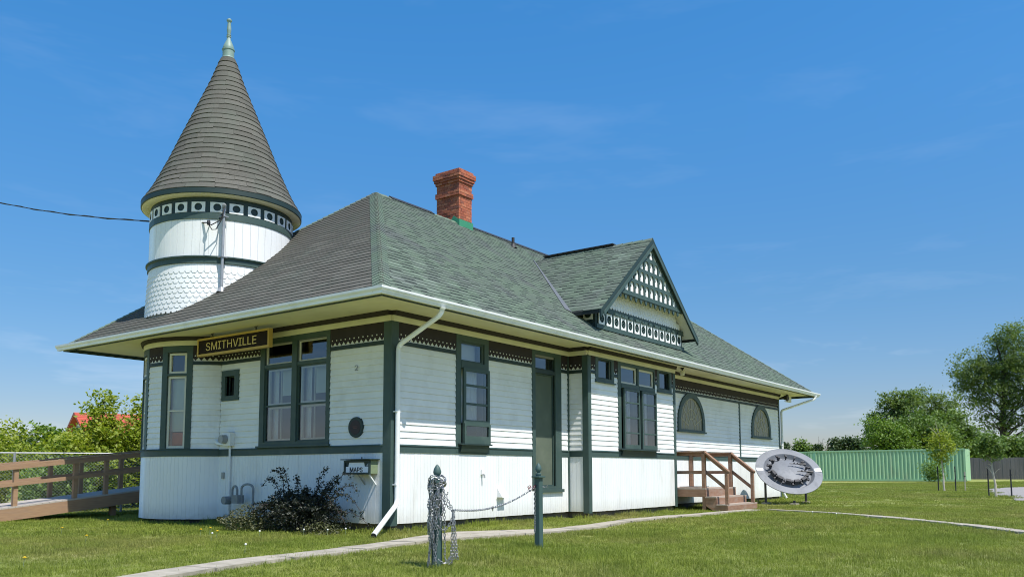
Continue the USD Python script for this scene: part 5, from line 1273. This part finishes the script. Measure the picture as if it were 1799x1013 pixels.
# saplings with stakes
def sapling(label, base, hgt, crown, stakes, lean, mat, seed):
    t = thing("sapling", label, "sapling", base); r = np.random.default_rng(seed)
    mb = MB(); tt = curve((0, 0, -0.1), (lean[0], lean[1], hgt * 0.86), 0, 8, seed, 0.015); mb.tube(tt, np.linspace(0.05, 0.015, 8), 7); 
    for k in range(12):
        s = tt[r.integers(3, 8)]; e = s + np.array([r.normal(0, crown[0] * 0.6), r.normal(0, crown[1] * 0.6), r.uniform(0.2, 0.9) * crown[2]]); mb.tube(curve(s, e, 0.05, 5, k), np.linspace(0.014, 0.005, 5), 4, cap=False)
    mb.build("trunk", "pale_bark", t)
    n = 70; d = r.normal(size=(n, 3)); d /= np.linalg.norm(d, axis=1, keepdims=True)
    cen = np.array([lean[0], lean[1], hgt - crown[2]]) + d * (r.uniform(0.2, 1, n) ** 0.6)[:, None] * np.array(crown)
    c = np.repeat(cen, 30, 0) + r.normal(size=(n * 30, 3)) * 0.13
    V, F = leaves(c, 0.055, seed); MB().add(V, F).build("crown", mat, t)
for lab, base, hgt, crown, seed, mt in (("staked sapling in front of the container's right end, leaning yellow green crown", (36.4, -3.05, -0.06), 3.15, (0.45, 0.62, 0.95), 41, "leaf_yellow"), ("staked sapling with pale trunk by the gravel lane", (27.5, -6.30, -0.12), 2.5, (0.35, 0.52, 0.50), 42, "leaf_mid")):
    sapling(lab, base, hgt, crown, None, (0.0, 0.12), mt, seed)
def stake(x, y, h, lab, lean=(0, 0)):
    t = thing("stake", lab, "stake", (x, y, float(gzf(x, y)))); mb = MB(); mb.bar((0, 0, -0.2), (lean[0], lean[1], h), 0.05, 0.05, (1, 0, 0)); mb.build("post", "black_iron" if h > 1 else "pale_bark", t)
    mb = MB(); mb.box((lean[0] - 0.035, lean[1] - 0.035, h - 0.25), (lean[0] + 0.035, lean[1] + 0.035, h - 0.21)); mb.build("tie", "black_iron", t)
stake(36.6, -2.75, 1.25, "dark stake left of the leaning sapling"); stake(36.5, -3.55, 1.22, "dark stake right of the leaning sapling"); stake(37.4, -3.85, 0.95, "pale short stake beside the leaning sapling")
stake(28.4, -5.95, 1.15, "dark stake left of the sapling by the gravel lane"); stake(28.1, -6.78, 1.1, "dark stake right of the sapling by the gravel lane")
tree("shrub", "small bright bush growing against the container", "bush", (57.6, 0.95, 0.1), [(0, 0, 0.8, 0.5, 0.75, 0.8)], 0.03, (0, 0, 0.8), "leaf_bright", 1500, 0.07, 45, clump=0.25, per=30)

# ------------------------------------------------------------------ container and fence
def container(label, x, y0, y1, z0, h):
    t = thing("shipping_container", label, "container", (x, y0, z0))
    L = y1 - y0
    mb = MB(); p = 0.275; n = int((L - 0.30) / p); V = []
    prof = []
    for k in range(n):
        b = 0.15 + k * p
        prof += [(b, 0.06), (b + 0.07, 0.06), (b + 0.14, 0.0), (b + 0.21, 0.0)]
    prof.append((L - 0.15, 0.06))
    V = [(0.01 + d, y, 0.16) for y, d in prof] + [(0.01 + d, y, h - 0.12) for y, d in prof]; m_ = len(prof)
    mb.add(V, np.array([[i, m_ + i, m_ + i + 1, i + 1] for i in range(m_ - 1)])); mb.build("corrugated_wall", "container_green", t)
    for a, b, nme in (((0, 0.15, h - 0.12), (0.12, L - 0.15, h), "top_rail"), ((0, 0.15, 0.0), (0.12, L - 0.15, 0.16), "bottom_rail"), ((-0.01, 0, 0), (0.16, 0.15, h), "corner_post"), ((-0.01, L - 0.15, 0), (0.16, L, h), "corner_post")):
        mb = MB(); mb.box(a, b); mb.build(nme, "container_green", t)
    mb = MB(); mb.box((0.09, 0.02, 0.05), (2.4, L - 0.02, h - 0.02)); mb.build("body", "container_green", t)
    for yy in (0.0, L - 0.17):
        for z in (0.0, h - 0.13):
            mb = MB(); mb.box((-0.02, yy, z), (0.15, yy + 0.17, z + 0.13)); mb.build("corner_casting", "container_green", t)
container("long green corrugated shipping container at the edge of the lawn", 60.4, -0.75, 10.75, 0.17, 2.46)
container("second green container, only its end showing behind the grey dish", 60.7, 10.85, 22.0, 0.20, 2.40)

t = thing("board_fence", "grey weathered board fence running off at the right edge", "fence", (73.5, 0.9, 0.0)); mb = MB()
for k in range(110):
    y = -k * 0.158; z0 = float(gzf(73.5, 0)); mb.box((RNG.uniform(-0.01, 0.01), y - 0.152, z0 - 0.02), (0.025, y, z0 + 1.87 + RNG.uniform(-0.012, 0.012)))
mb.build("boards", "fence_grey", t, kind="stuff")
for k in range(8):
    mb = MB(); mb.box((0.03, -k * 2.4 - 0.06, 0.0), (0.13, -k * 2.4 + 0.06, 2.0)); mb.build("post", "fence_grey", t)
mb = MB(); mb.box((0.026, -17.3, 0.6), (0.07, 0, 0.7)); mb.box((0.026, -17.3, 1.7), (0.07, 0, 1.8)); mb.build("rail", "fence_grey", t)

# ------------------------------------------------------------------ wooden steps
t = thing("wooden_steps", "brown wooden landing with steps and handrails against the long front past the bay", "steps", (0, 0, 0))
SX0, SX1, PZ = 10.66, 12.83, 0.478
for k in range(9):
    y0 = -0.012 - k * 0.149; mb = MB(); mb.box((SX0, y0 - 0.143, PZ - 0.038), (SX1 + 0.02, y0, PZ + RNG.uniform(-0.002, 0.002))); mb.build("deck_plank", "tread_wood", t)
for a, b in (((SX0, -1.345, PZ - 0.24), (SX0 + 0.04, -0.012, PZ - 0.039)), ((SX1 - 0.04, -1.345, PZ - 0.24), (SX1, -0.012, PZ - 0.039)), ((SX0 + 0.041, -1.345, PZ - 0.24), (SX1 - 0.041, -1.305, PZ - 0.039))):
    mb = MB(); mb.box(a, b); mb.build("skirt", "deck_wood", t)
for zt, y0, y1 in ((0.250, -1.34, -1.665), (0.050, -1.65, -1.985)):
    for k in range(2):
        yy = y0 - k * 0.158; mb = MB(); mb.box((SX0 - 0.02, yy - 0.152, zt - 0.038), (SX1 + 0.04, yy, zt)); mb.build("tread", "tread_wood", t)
for z0, z1, y in ((0.250, 0.438, -1.349), (0.050, 0.212, -1.655), (-0.15, 0.012, -1.972)):
    mb = MB(); mb.box((SX0 + 0.0, y - 0.0, z0), (SX1 + 0.0, y + 0.02, z1)); mb.build("riser", "deck_wood", t)
for x in (SX0 + 0.0, SX1 - 0.04):
    shp = Polygon([(-1.35, 0.24), (-1.35, 0.436), (-1.346, 0.21), (-1.64, 0.21), (-1.646, 0.01), (-1.95, 0.01), (-1.95, -0.15), (-1.70, -0.15), (-1.35, 0.1)])
    shp = Polygon([(-1.347, -0.0), (-1.347, 0.211), (-1.648, 0.211), (-1.648, 0.011), (-1.95, 0.011), (-1.95, -0.15), (-1.60, -0.15)])
    m = trimesh.creation.extrude_polygon(shp, 0.04, engine="earcut"); MB().add([(x + c, a, b) for a, b, c in m.vertices], m.faces).build("stringer", "deck_wood", t)
def post(x, y, z0, z1, s=0.095): mb = MB(); mb.box((x - s / 2, y - s / 2, z0), (x + s / 2, y + s / 2, z1)); mb.build("post", "deck_wood", t)
XL, XR = SX0 + 0.06, SX1 - 0.22
post(XL, -1.29, -0.2, 1.41); post(XL, -0.10, -0.2, 1.41); post(XL, -1.93, 0.05, 0.87, 0.085)
post(XR, -1.29, PZ, 1.42); post(XR, -0.08, PZ, 1.42); post(XR, -1.93, 0.05, 0.89, 0.085)
for x in (XL, XR):
    for z, hh in ((1.40, 0.09), (0.90, 0.085)):
        mb = MB(); mb.bar((x + 0.065, -0.02, z), (x + 0.065, -1.34, z), 0.034, hh); mb.build("rail", "deck_wood", t)
    mb = MB(); mb.bar((x, -0.02, 1.463), (x, -1.345, 1.463), 0.14, 0.034); mb.build("cap_rail", "deck_wood", t)
    mb = MB(); mb.bar((x + 0.065, -1.29, 1.40), (x + 0.065, -1.97, 0.865), 0.034, 0.09); mb.build("rail", "deck_wood", t)
    mb = MB(); mb.bar((x, -1.31, 1.462), (x, -2.0, 0.915), 0.14, 0.034); mb.build("cap_rail", "deck_wood", t)
    mb = MB(); mb.bar((x + 0.065, -1.29, 0.93), (x + 0.065, -1.93, 0.43), 0.034, 0.085); mb.build("rail", "deck_wood", t)
t = thing("door_mat", "black mat lying on the wooden landing", "mat"); mb = MB(); mb.box((11.5, -0.75, PZ + 0.003), (12.3, -0.2, PZ + 0.02)); mb.build("mat", "black_iron", t)

# ------------------------------------------------------------------ grey dish on legs
DC = np.array([16.83, -1.61, 0.947]); dn = np.array([-0.551, -0.411, 0.726]); dn /= np.linalg.norm(dn)
dx_ = np.cross([0, 0, 1.0], dn); dx_ /= np.linalg.norm(dx_); dy_ = np.cross(dn, dx_)      # dx_ to the right in view
DT = lambda v: DC + np.asarray(v)[:, :1] * dx_ + np.asarray(v)[:, 1:2] * dy_ + np.asarray(v)[:, 2:3] * dn
t = thing("metal_dish", "big tilted grey metal dish with black spikes, standing on three legs past the steps", "dish sculpture")
R0 = 1.07
mb = MB(); mb.lathe([(R0 - 0.01, -0.035), (R0, -0.03), (R0, -0.005), (R0 - 0.01, 0.0), (0.83, 0.012), (0.80, -0.005), (0.76, -0.08), (0.71, -0.125), (0.65, -0.115), (0.575, -0.045), (0.51, -0.01), (0.30, 0.03), (0.0, 0.045)], (0, 0, 0), 72)
mb.v = [DT(q) for q in mb.v]; mb.build("plate", "disc_metal", t, smooth=40)
mb = MB(); mb.lathe([(0.0, -0.15), (0.77, -0.15), (R0 - 0.02, -0.036)], (0, 0, 0), 72); mb.v = [DT(q) for q in mb.v]; mb.f = [q[:, ::-1] if 0 else q for q in mb.f]; mb.build("back", "disc_metal", t)
for a0, a1, z in ((172, 180, 0), (-4, 5, 0)):
    q = [(r_ * math.cos(math.radians(a)), r_ * math.sin(math.radians(a)), 0.017) for r_, a in ((0.84, a0), (R0 - 0.01, a0 + (1 if a0 > 90 else 0)), (R0 - 0.01, a1), (0.84, a1))]
    mb = MB().add(DT(q), np.array([[0, 1, 2, 3]])); mb.build("white_mark", "bright_white", t)
rs = 0.59
sp = np.radians(np.arange(14) * 360 / 14 + 8)
for i, a in enumerate(sp):
    c = np.array([rs * math.cos(a), rs * math.sin(a), 0.03]); s = 0.055 if 90 < math.degrees(a) % 360 else 0.035
    m = trimesh.creation.box((s * 1.5, s, 0.14)); m.apply_transform(trimesh.transformations.rotation_matrix(a, [0, 0, 1])); MB().add(DT(np.array(m.vertices) + c), m.faces).build("spike", "black_iron", t)
    m = trimesh.creation.box((0.10, 0.05, 0.05)); m.apply_transform(trimesh.transformations.rotation_matrix(a, [0, 0, 1])); MB().add(DT(np.array(m.vertices) + c * 1.14), m.faces).build("spike_foot", "black_iron", t)
    if 170 < math.degrees(a) % 360 < 340:
        a2 = sp[(i + 1) % 14]; p_, q_ = np.array([[rs * math.cos(a + 0.09), rs * math.sin(a + 0.09), 0.05]]), np.array([[rs * math.cos(a2 - 0.09), rs * math.sin(a2 - 0.09), 0.05]])
        mb = MB(); mb.bar(DT(p_)[0], DT(q_)[0], 0.10, 0.14, dn); mb.build("ring_segment", "black_iron", t)
for y, x0, x1 in ((0.18, 0.04, 0.56), (-0.18, 0.20, 0.70)):
    mb = MB(); P_ = DT([(x0, y + 0.02, 0.13), ((x0 + x1) / 2, y, 0.13), (x1, y - 0.03, 0.13)]); mb.tube(P_, [0.012, 0.022, 0.045], 6); mb.build("pointer", "black_iron", t)
    for k in (0.3, 0.5):
        m = trimesh.creation.icosphere(1, 0.028); MB().add(DT(np.array(m.vertices) + (x0 + (x1 - x0) * k, y + 0.03 - 0.03 * k, 0.14)), m.faces).build("bead", "black_iron", t)
for x, y in ((16.35, -0.98), (16.05, -2.0), (17.85, -1.82)):
    zt = DC[2] - (dn[0] * (x - DC[0]) + dn[1] * (y - DC[1])) / dn[2] - 0.08
    mb = MB(); mb.box((x - 0.03, y - 0.03, -0.3), (x + 0.03, y + 0.03, min(zt - 0.05, 1.2))); mb.build("leg", "black_iron", t)
    mb = MB(); mb.box((x - 0.16, y - 0.10, -0.14), (x + 0.16, y + 0.10, -0.085)); mb.build("foot", "concrete", t)

# ------------------------------------------------------------------ posts and chain
def chain_post(label, x, y, top, tilt):
    t = thing("chain_post", label, "post", (x, y, -0.13)); s = 0.047
    c = lambda z: np.array([tilt[0] * z, tilt[1] * z, z])
    def ring(z, h): return [c(z) + np.array([a * h, b * h, 0]) for a, b in ((-1, -0.8), (-0.8, -1), (0.8, -1), (1, -0.8), (1, 0.8), (0.8, 1), (-0.8, 1), (-1, 0.8))]
    def stack(rs, name):
        V = sum([ring(z, h) for z, h in rs], []); n = len(rs)
        F = [[8 * i + k, 8 * i + (k + 1) % 8, 8 * i + 8 + (k + 1) % 8, 8 * i + 8 + k] for i in range(n - 1) for k in range(8)]
        MB().add(V, np.array(F)).add(ring(rs[-1][0], rs[-1][1]) + [c(rs[-1][0])], np.array([[k, (k + 1) % 8, 8] for k in range(8)])).build(name, "post_green", t)
    stack([(-0.3, s), (top - 0.20, s)], "shaft")
    stack([(top - 0.215, s), (top - 0.205, s + 0.03), (top - 0.185, s + 0.03), (top - 0.18, s * 0.7)], "cap")
    mb = MB(); mb.lathe([(0.03, top - 0.182), (0.042, top - 0.165), (0.042, top - 0.155), (0.024, top - 0.142), (0.024, top - 0.128), (0.042, top - 0.112), (0.047, top - 0.085), (0.036, top - 0.045), (0.018, top - 0.015), (0.001, top)], c(top)[:3] * [1, 1, 0], 18); mb.build("finial", "post_green", t, smooth=40)
    mb = MB(); mb.tube([c(top - 0.34) + [0.04, -0.04, 0], c(top - 0.34) + [0.08, -0.09, 0.0], c(top - 0.31) + [0.08, -0.09, 0.0]], 0.008, 6); mb.build("hook", "chain_metal", t)
chain_post("near green post wrapped in hanging chain", -3.61, -4.27, 1.13, (0.0, 0.0))
chain_post("green post with a ball finial nearer the station, chain hooked to it", -0.88, -3.79, 1.17, (-0.045, -0.03))
def link_mesh(r=0.0042, L=0.021, W=0.0105):
    a = np.linspace(0, 2 * np.pi, 12, endpoint=False)
    path = np.stack([np.cos(a) * W + 0, np.sin(a) * W + np.sign(np.sin(a)) * (L - W), 0 * a], 1)
    t_ = np.roll(path, -1, 0) - np.roll(path, 1, 0); t_ /= np.linalg.norm(t_, axis=1, keepdims=True); b = np.cross(t_, [0, 0, 1.0])
    k = np.arange(5) * 2 * np.pi / 5
    v = (path[:, None] + r * (np.cos(k)[None, :, None] * b[:, None] + np.sin(k)[None, :, None] * np.array([0, 0, 1.0]))).reshape(-1, 3)
    f = [[i * 5 + j, ((i + 1) % 12) * 5 + j, ((i + 1) % 12) * 5 + (j + 1) % 5, i * 5 + (j + 1) % 5] for i in range(12) for j in range(5)]
    return v, np.array(f)
LV, LF = link_mesh()
def chain(pts, name, parent, mat="chain_metal", twist=0.0, scale=1.0):
    p = np.asarray(pts, float); s = np.concatenate([[0], np.cumsum(np.linalg.norm(np.diff(p, axis=0), axis=1))])
    step = 0.0325 * scale; mb = MB()
    for k, q in enumerate(np.arange(0, s[-1], step)):
        c = np.array([np.interp(q + step / 2, s, p[:, i]) for i in range(3)]); a = np.array([np.interp(q, s, p[:, i]) for i in range(3)]); b = np.array([np.interp(q + step, s, p[:, i]) for i in range(3)])
        d = b - a; d /= np.linalg.norm(d) + 1e-9; ref = np.array([0.6, -0.75, 0.2]) if abs(d[2]) > 0.5 else np.array([0, 0, 1.0])
        x = np.cross(d, ref); x /= np.linalg.norm(x); z = np.cross(x, d); th_ = (k % 2) * math.pi / 2 + twist + RNG.uniform(-0.35, 0.35)
        x, z = math.cos(th_) * x + math.sin(th_) * z, -math.sin(th_) * x + math.cos(th_) * z
        mb.add(c + scale * (LV[:, :1] * x + LV[:, 1:2] * d + LV[:, 2:3] * z), LF)
    mb.build(name, mat, parent)
def sagline(p, q, sag, n=24):
    t_ = np.linspace(0, 1, n)[:, None]; c = np.asarray(p) * (1 - t_) + np.asarray(q) * t_; c[:, 2] -= sag * 4 * (t_ * (1 - t_))[:, 0]; return c
t = thing("chain", "galvanised chain wound round the near post and strung to the second post", "chain")
B = np.array([-3.61, -4.27, -0.13]); r = np.random.default_rng(9)
vt = -fw[:2] / np.linalg.norm(fw[:2]); vr = np.array([fw[1], -fw[0]]) / np.linalg.norm(fw[:2])   # faces of the post turned to the lawn
def off(l, f_): return np.array([*(vr * l + vt * f_), 0])
for l, f_, z0, z1 in ((-0.085, 0.03, 0.93, 0.02), (-0.068, 0.06, 0.97, 0.03), (-0.04, 0.075, 0.95, 0.30), (-0.03, 0.08, 0.96, 0.03), (0.0, 0.085, 0.95, 0.42), (0.035, 0.075, 0.93, 0.45), (0.06, 0.06, 0.92, 0.52), (-0.09, 0.0, 0.90, 0.50), (0.005, 0.095, 0.90, 0.05), (-0.055, 0.085, 0.88, 0.35), (-0.075, 0.05, 0.80, 0.01), (0.02, 0.09, 0.88, 0.62)):
    n = 14; zz = np.linspace(z0, z1, n); c = np.array([B + off(l + 0.012 * math.sin(k * 0.9 + l * 90), f_ + r.uniform(-0.006, 0.006)) + [0, 0, zz[k]] for k in range(n)])
    chain(c, "hanging_chain", t, twist=r.uniform(0, 3))
for z, rad in ((0.94, 0.075), (0.97, 0.082), (0.905, 0.085), (0.88, 0.078)):
    a = np.linspace(0, 2 * np.pi, 30); chain([B + [rad * math.cos(q) * 1.1, rad * math.sin(q) * 1.1, z + 0.03 * math.sin(q * 2 + z * 40)] for q in a], "wound_chain", t)
K = B + off(0.185, 0.02) + [0, 0, 0.62]
chain(sagline(B + off(0.06, 0.05) + [0, 0, 0.88], K, 0.02, 12), "slack_chain", t); chain(sagline(B + off(0.05, 0.06) + [0, 0, 0.80], K - [0, 0, 0.02], 0.03, 12), "slack_chain", t)
for l0, dz, bot in ((0.0, 0.0, 0.07), (-0.02, 0.0, 0.05), (0.02, 0.0, 0.10), (0.035, 0.01, 0.08)):
    chain(np.array([K + off(l0 * q * 1.4, 0.01 * math.sin(5 * q)) - [0, 0, (0.62 - bot) * q] for q in np.linspace(0, 1, 12)]), "hanging_chain", t, twist=r.uniform(0, 3))
chain(sagline(B + off(0.085, 0.05) + [0, 0, 0.78], B + off(0.095, 0.05) + [0, 0, 0.10], 0.0, 12), "hanging_chain", t)
chain(sagline(B + off(0.095, 0.05) + [0, 0, 0.10], K + off(0.0, 0) - [0, 0, 0.55], 0.06, 12), "hanging_chain", t); chain(sagline(B + off(0.03, 0.09) + [0, 0, 0.08], B + off(0.15, 0.05) + [0, 0, 0.09], 0.05, 10), "hanging_chain", t)
chain(sagline(B + off(0.02, 0.09) + [0, 0, 0.45], K - [0, 0, 0.06], 0.10, 12), "slack_chain", t)
HK = np.array([-0.88, -3.79, -0.13]) + np.array([-0.045, -0.03, 0]) * 0.85 + off(-0.075, 0.04) + [0, 0, 0.82]
span = sagline(K, HK, 0.11, 40); chain(span, "span_chain", t)
chain(np.array([HK + off(0.02, 0) + [0, 0, 0.02 - 0.62 * q] for q in np.linspace(0, 1, 10)]), "hanging_chain", t)
kq = span[13] if 0 else span[17]
for s_ in (-1, 1): chain(np.array([kq + [0.02 * s_, 0.02 * s_, 0.0], kq + [0.0, 0.0, -0.03], kq + [-0.02 * s_, -0.02 * s_, 0.0]]), "knot", t)
chain(np.array([HK + off(-0.05 + 0.02 * math.cos(a), 0.0) + [0, 0, -0.01 + 0.03 * math.sin(a)] for a in np.linspace(0, 6.2, 12)]), "red_links", t, mat="red_paint")
chain(sagline(HK + off(-0.06, 0) , HK + off(0.02, 0) + [0, 0, 0.02], 0.03, 6), "red_links", t, mat="red_paint")

# ------------------------------------------------------------------ ramp and things at the left
t = thing("ramp", "wooden ramp with brown handrails at the left behind the turret", "ramp")
RA, RB = -5.2, 1.6                     # x range, rising to the right
rz = lambda x: 0.435 + 0.106 * (x + 0.0)  if True else 0
rz = lambda x: 0.427 + 0.1065 * x
RY0, RY1 = 9.40, 10.75
for k in range(int((RB - RA) / 0.145)):
    x = RA + k * 0.145
    mb = MB(); mb.add([(x, RY0, rz(x)), (x + 0.139, RY0, rz(x + 0.139)), (x + 0.139, RY1, rz(x + 0.139)), (x, RY1, rz(x)), (x, RY0, rz(x) - 0.035), (x + 0.139, RY0, rz(x + 0.139) - 0.035), (x + 0.139, RY1, rz(x + 0.139) - 0.035), (x, RY1, rz(x) - 0.035)],
                      np.array([[0, 1, 2, 3], [0, 4, 5, 1], [1, 5, 6, 2], [2, 6, 7, 3], [3, 7, 4, 0]])); mb.build("deck_plank", "ramp_grey", t)
for y in (RY0 + 0.02, RY1 - 0.02):
    mb = MB(); mb.bar((RA, y, rz(RA) - 0.17), (RB, y, rz(RB) - 0.17), 0.04, 0.265); mb.build("side_board", "ramp_wood", t)
    yy = y + (0.045 if y < 10 else -0.045)
    for x in (-4.6, -3.45, -2.15, -0.83, -0.09, 0.95):
        mb = MB(); mb.box((x - 0.047, yy - 0.03, rz(x) - 0.1), (x + 0.047, yy + 0.06, rz(x) + 0.87)); mb.build("post", "ramp_wood", t)
    for a, b in ((RA, -1.0), (-1.0, RB)):
        mb = MB(); mb.bar((a, yy + 0.015, rz(a) + 0.93), (b, yy + 0.015, rz(b) + 0.925), 0.14, 0.032); mb.build("cap_rail", "ramp_wood", t)
        mb = MB(); mb.bar((a, yy - 0.05, rz(a) + 0.855), (b, yy - 0.05, rz(b) + 0.865), 0.036, 0.085); mb.build("rail", "ramp_wood", t)
        mb = MB(); mb.bar((a, yy - 0.05, rz(a) + 0.49), (b, yy - 0.05, rz(b) + 0.49), 0.036, 0.085); mb.build("rail", "ramp_wood", t)
for x in (-3.5, -1.6, 0.2):
    mb = MB(); mb.box((x - 0.06, RY0 + 0.2, -0.3), (x + 0.06, RY0 + 0.32, rz(x) - 0.05)); mb.build("leg", "ramp_wood", t)

t = thing("green_cabinet", "dark green upright cabinet between turret and ramp", "cabinet", (2.42, 11.2, -0.13))
mb = MB(); mb.box((-0.45, -0.3, 0.0), (0.45, 0.3, 1.95)); mb.build("body", "flashing_green" if 0 else "post_green", t)
mb = MB(); mb.box((-0.48, -0.33, 1.95), (0.48, 0.33, 2.0)); mb.build("lid", "green_dark", t)
mb = MB(); mb.box((-0.38, -0.312, 0.1), (0.38, -0.30, 1.85)); mb.build("door", "post_green", t)

# chain link fence behind the ramp
t = thing("chain_link_fence", "galvanised chain link fence behind the ramp at the left", "fence")
fa, fb_ = np.array([-3.2, 13.6]), np.array([2.6, 10.9 + 0.2]); fd = (fb_ - fa) / np.linalg.norm(fb_ - fa); fl = np.linalg.norm(fb_ - fa)
for s_ in (0.0, 2.55, 5.1, fl):
    p_ = fa + fd * s_; mb = MB(); mb.tube([(*p_, -0.3), (*p_, 1.46)], 0.032, 8); mb.build("post", "galvanised", t, smooth=40)
mb = MB(); mb.tube([(*fa, 1.44), (*fb_, 1.47)], 0.016, 8); mb.build("top_rail", "galvanised", t, smooth=40)
mb = MB(); s_ = -1.5
while s_ < fl:
    for dr in (1, -1):
        u0, z0, u1, z1 = s_, (-0.1 if dr > 0 else 1.42), s_ + 1.52, (1.42 if dr > 0 else -0.1)
        if u0 < 0: z0 += dr * (0 - u0); u0 = 0
        if u1 > fl: z1 -= dr * (u1 - fl); u1 = fl
        if u1 - u0 > 0.05: mb.tube([(*(fa + fd * u0), z0), (*(fa + fd * u1), z1)], 0.003, 3, cap=False)
    s_ += 0.085
mb.build("wire_mesh", "galvanised", t, kind="stuff")

# shrubs behind the ramp
SH = [("broad yellow green shrub behind the ramp, left of the house gable", (0.9, 18.2, 0), [(0, 0, 1.35, 1.0, 1.0, 1.1), (-0.6, 0.5, 1.0, 0.8, 0.8, 0.9)], 5200, "leaf_yellow"),
      ("green shrub at the far left behind the chain link fence", (0.2, 17.0, 0), [(0, 0, 0.95, 0.8, 0.9, 0.95)], 3200, "leaf_yellow"),
      ("dense low shrub in the middle behind the handrail", (1.7, 14.9, 0), [(0, 0, 1.05, 1.0, 0.9, 1.05), (0.7, -0.6, 0.8, 0.7, 0.7, 0.8)], 5200, "leaf_yellow"),
      ("dark leafy shrub at the foot of the chain link fence", (0.8, 13.6, 0), [(0, 0, 0.6, 0.9, 0.7, 0.7)], 2800, "leaf_bright"),
      ("tall shrub with one high feathery shoot in front of the house", (2.9, 15.4, 0), [(0, 0, 1.4, 0.9, 0.9, 1.2), (0.0, 0.0, 2.6, 0.38, 0.38, 0.75), (0.25, 0.2, 3.05, 0.18, 0.18, 0.4)], 4600, "leaf_yellow"),
      ("shrub with a thin high shoot close to the turret", (3.6, 14.7, 0), [(0, 0, 1.25, 0.9, 0.9, 1.15), (0.1, -0.1, 2.6, 0.33, 0.33, 0.7)], 4200, "leaf_yellow"),
      ("shrub half hidden by the turret's edge", (4.3, 14.3, 0), [(0, 0, 1.45, 0.8, 0.8, 1.2), (0, 0, 2.5, 0.3, 0.3, 0.5)], 3000, "leaf_yellow"),
      ("taller shrub with upright shoots right of the broad yellow green one", (2.6, 17.6, 0), [(0, 0, 1.3, 1.0, 1.0, 1.0), (-0.3, 0.3, 2.2, 0.3, 0.3, 0.5), (0.5, -0.2, 1.9, 0.3, 0.3, 0.5)], 4200, "leaf_bright")]
for i, (lab, b, lob, nl, mt) in enumerate(SH):
    lob = [(q[0], q[1], q[2] * 1.10, q[3] * 1.1, q[4] * 1.1, q[5] * 1.12) for q in lob]
    tree("shrub", lab, "shrub", (b[0], b[1], -0.13), lob, 0.05, (0, 0, max(q[2] for q in lob)), mt, int(nl * 1.7), 0.062, 300 + i, "twig", limbs=22, clump=0.17, per=28, fork=0.05)
tree("tree", "dark wooded rise at the far left edge", "woodland", (60, 155, -2.0), [(dx, dy, 4.5 + (k % 3), 9, 9, 5) for k, (dx, dy) in enumerate(((-34, 22), (-22, 14), (-10, 6), (2, 0), (14, -8), (26, -16)))], 0.4, (0, 0, 6), "leaf_dark", 9000, 0.8, 350, clump=0.2, per=30)

# red roofed house behind the shrubs
t = thing("house", "house with orange red roof and brown gable half hidden behind the left shrubs", "house", (13.3, 37.6, -0.2), -17.5)
GW, GH, GE, GLn = 3.1, 4.6, 3.45, 9.0            # gable half width, ridge, eave, length along +x
mb = MB(); mb.add([(0, -GW, 0), (0, GW, 0), (0, GW, GE), (0, 0, GH - 0.1), (0, -GW, GE)], np.array([[0, 4, 3], [0, 3, 1], [1, 3, 2]])); mb.box((0.01, -GW, 0), (GLn, -GW + 0.2, GE)); mb.box((0.01, GW - 0.2, 0), (GLn, GW, GE)); mb.build("wall", "barn_wall", t)
for s_ in (-1, 1):
    n_ = 11; mb0 = None
    e0 = GW + 0.35; zE = GE - 0.35 * (GH - GE) / GW
    mb = MB(); mb.add([(-0.35, s_ * e0, zE), (GLn, s_ * e0, zE), (GLn, 0, GH), (-0.35, 0, GH), (-0.35, s_ * e0, zE - 0.14), (GLn, s_ * e0, zE - 0.14), (GLn, 0, GH - 0.14), (-0.35, 0, GH - 0.14)], np.array([[0, 1, 2, 3], [4, 7, 6, 5], [0, 3, 7, 4], [0, 4, 5, 1]])); mb.build("roof", "barn_red", t)
    for k in range(n_):
        a0, a1 = k / n_, (k + 1) / n_
        f_ = lambda a, z: (s_ * e0 * (1 - a), zE + (GH - zE) * a + z)
        y0, z0 = f_(a0, 0.05); y1, z1 = f_(a1, 0.008); mb = MB(); mb.add([(-0.36, y0, z0), (GLn, y0, z0), (GLn, y1, z1), (-0.36, y1, z1), (-0.36, y0, z0 - 0.05), (GLn, y0, z0 - 0.05)], np.array([[0, 1, 2, 3], [0, 4, 5, 1]])); mb.build("roof_course", "barn_red", t)
mb = MB(); mb.box((-0.05, -0.75, 3.25), (0.0, 0.75, 3.95)); f0 = mb.build("window", "bright_white", t)
for y in (-0.36, 0.36):
    mb = MB(); mb.box((-0.058, y - 0.26, 3.34), (-0.05, y + 0.26, 3.86)); mb.build("pane", "grey_metal", f0)
mb = MB(); mb.box((-0.38, -GW - 0.3, 0), (-0.36, -GW - 0.2, 0.1)); 

t = thing("pale_shelter", "small pale flat topped shelter at the far left edge", "shelter", (2.6, 23.9, -0.13))
mb = MB(); mb.box((-0.9, -0.9, 2.05), (0.75, 0.75, 2.14)); mb.build("roof", "pale_wood", t)
for x, y in ((-0.5, -0.5), (0.4, -0.5), (-0.5, 0.4), (0.4, 0.4)):
    mb = MB(); mb.box((x - 0.12, y - 0.12, 0), (x + 0.12, y + 0.12, 2.05)); mb.build("post", "pale_wood", t)
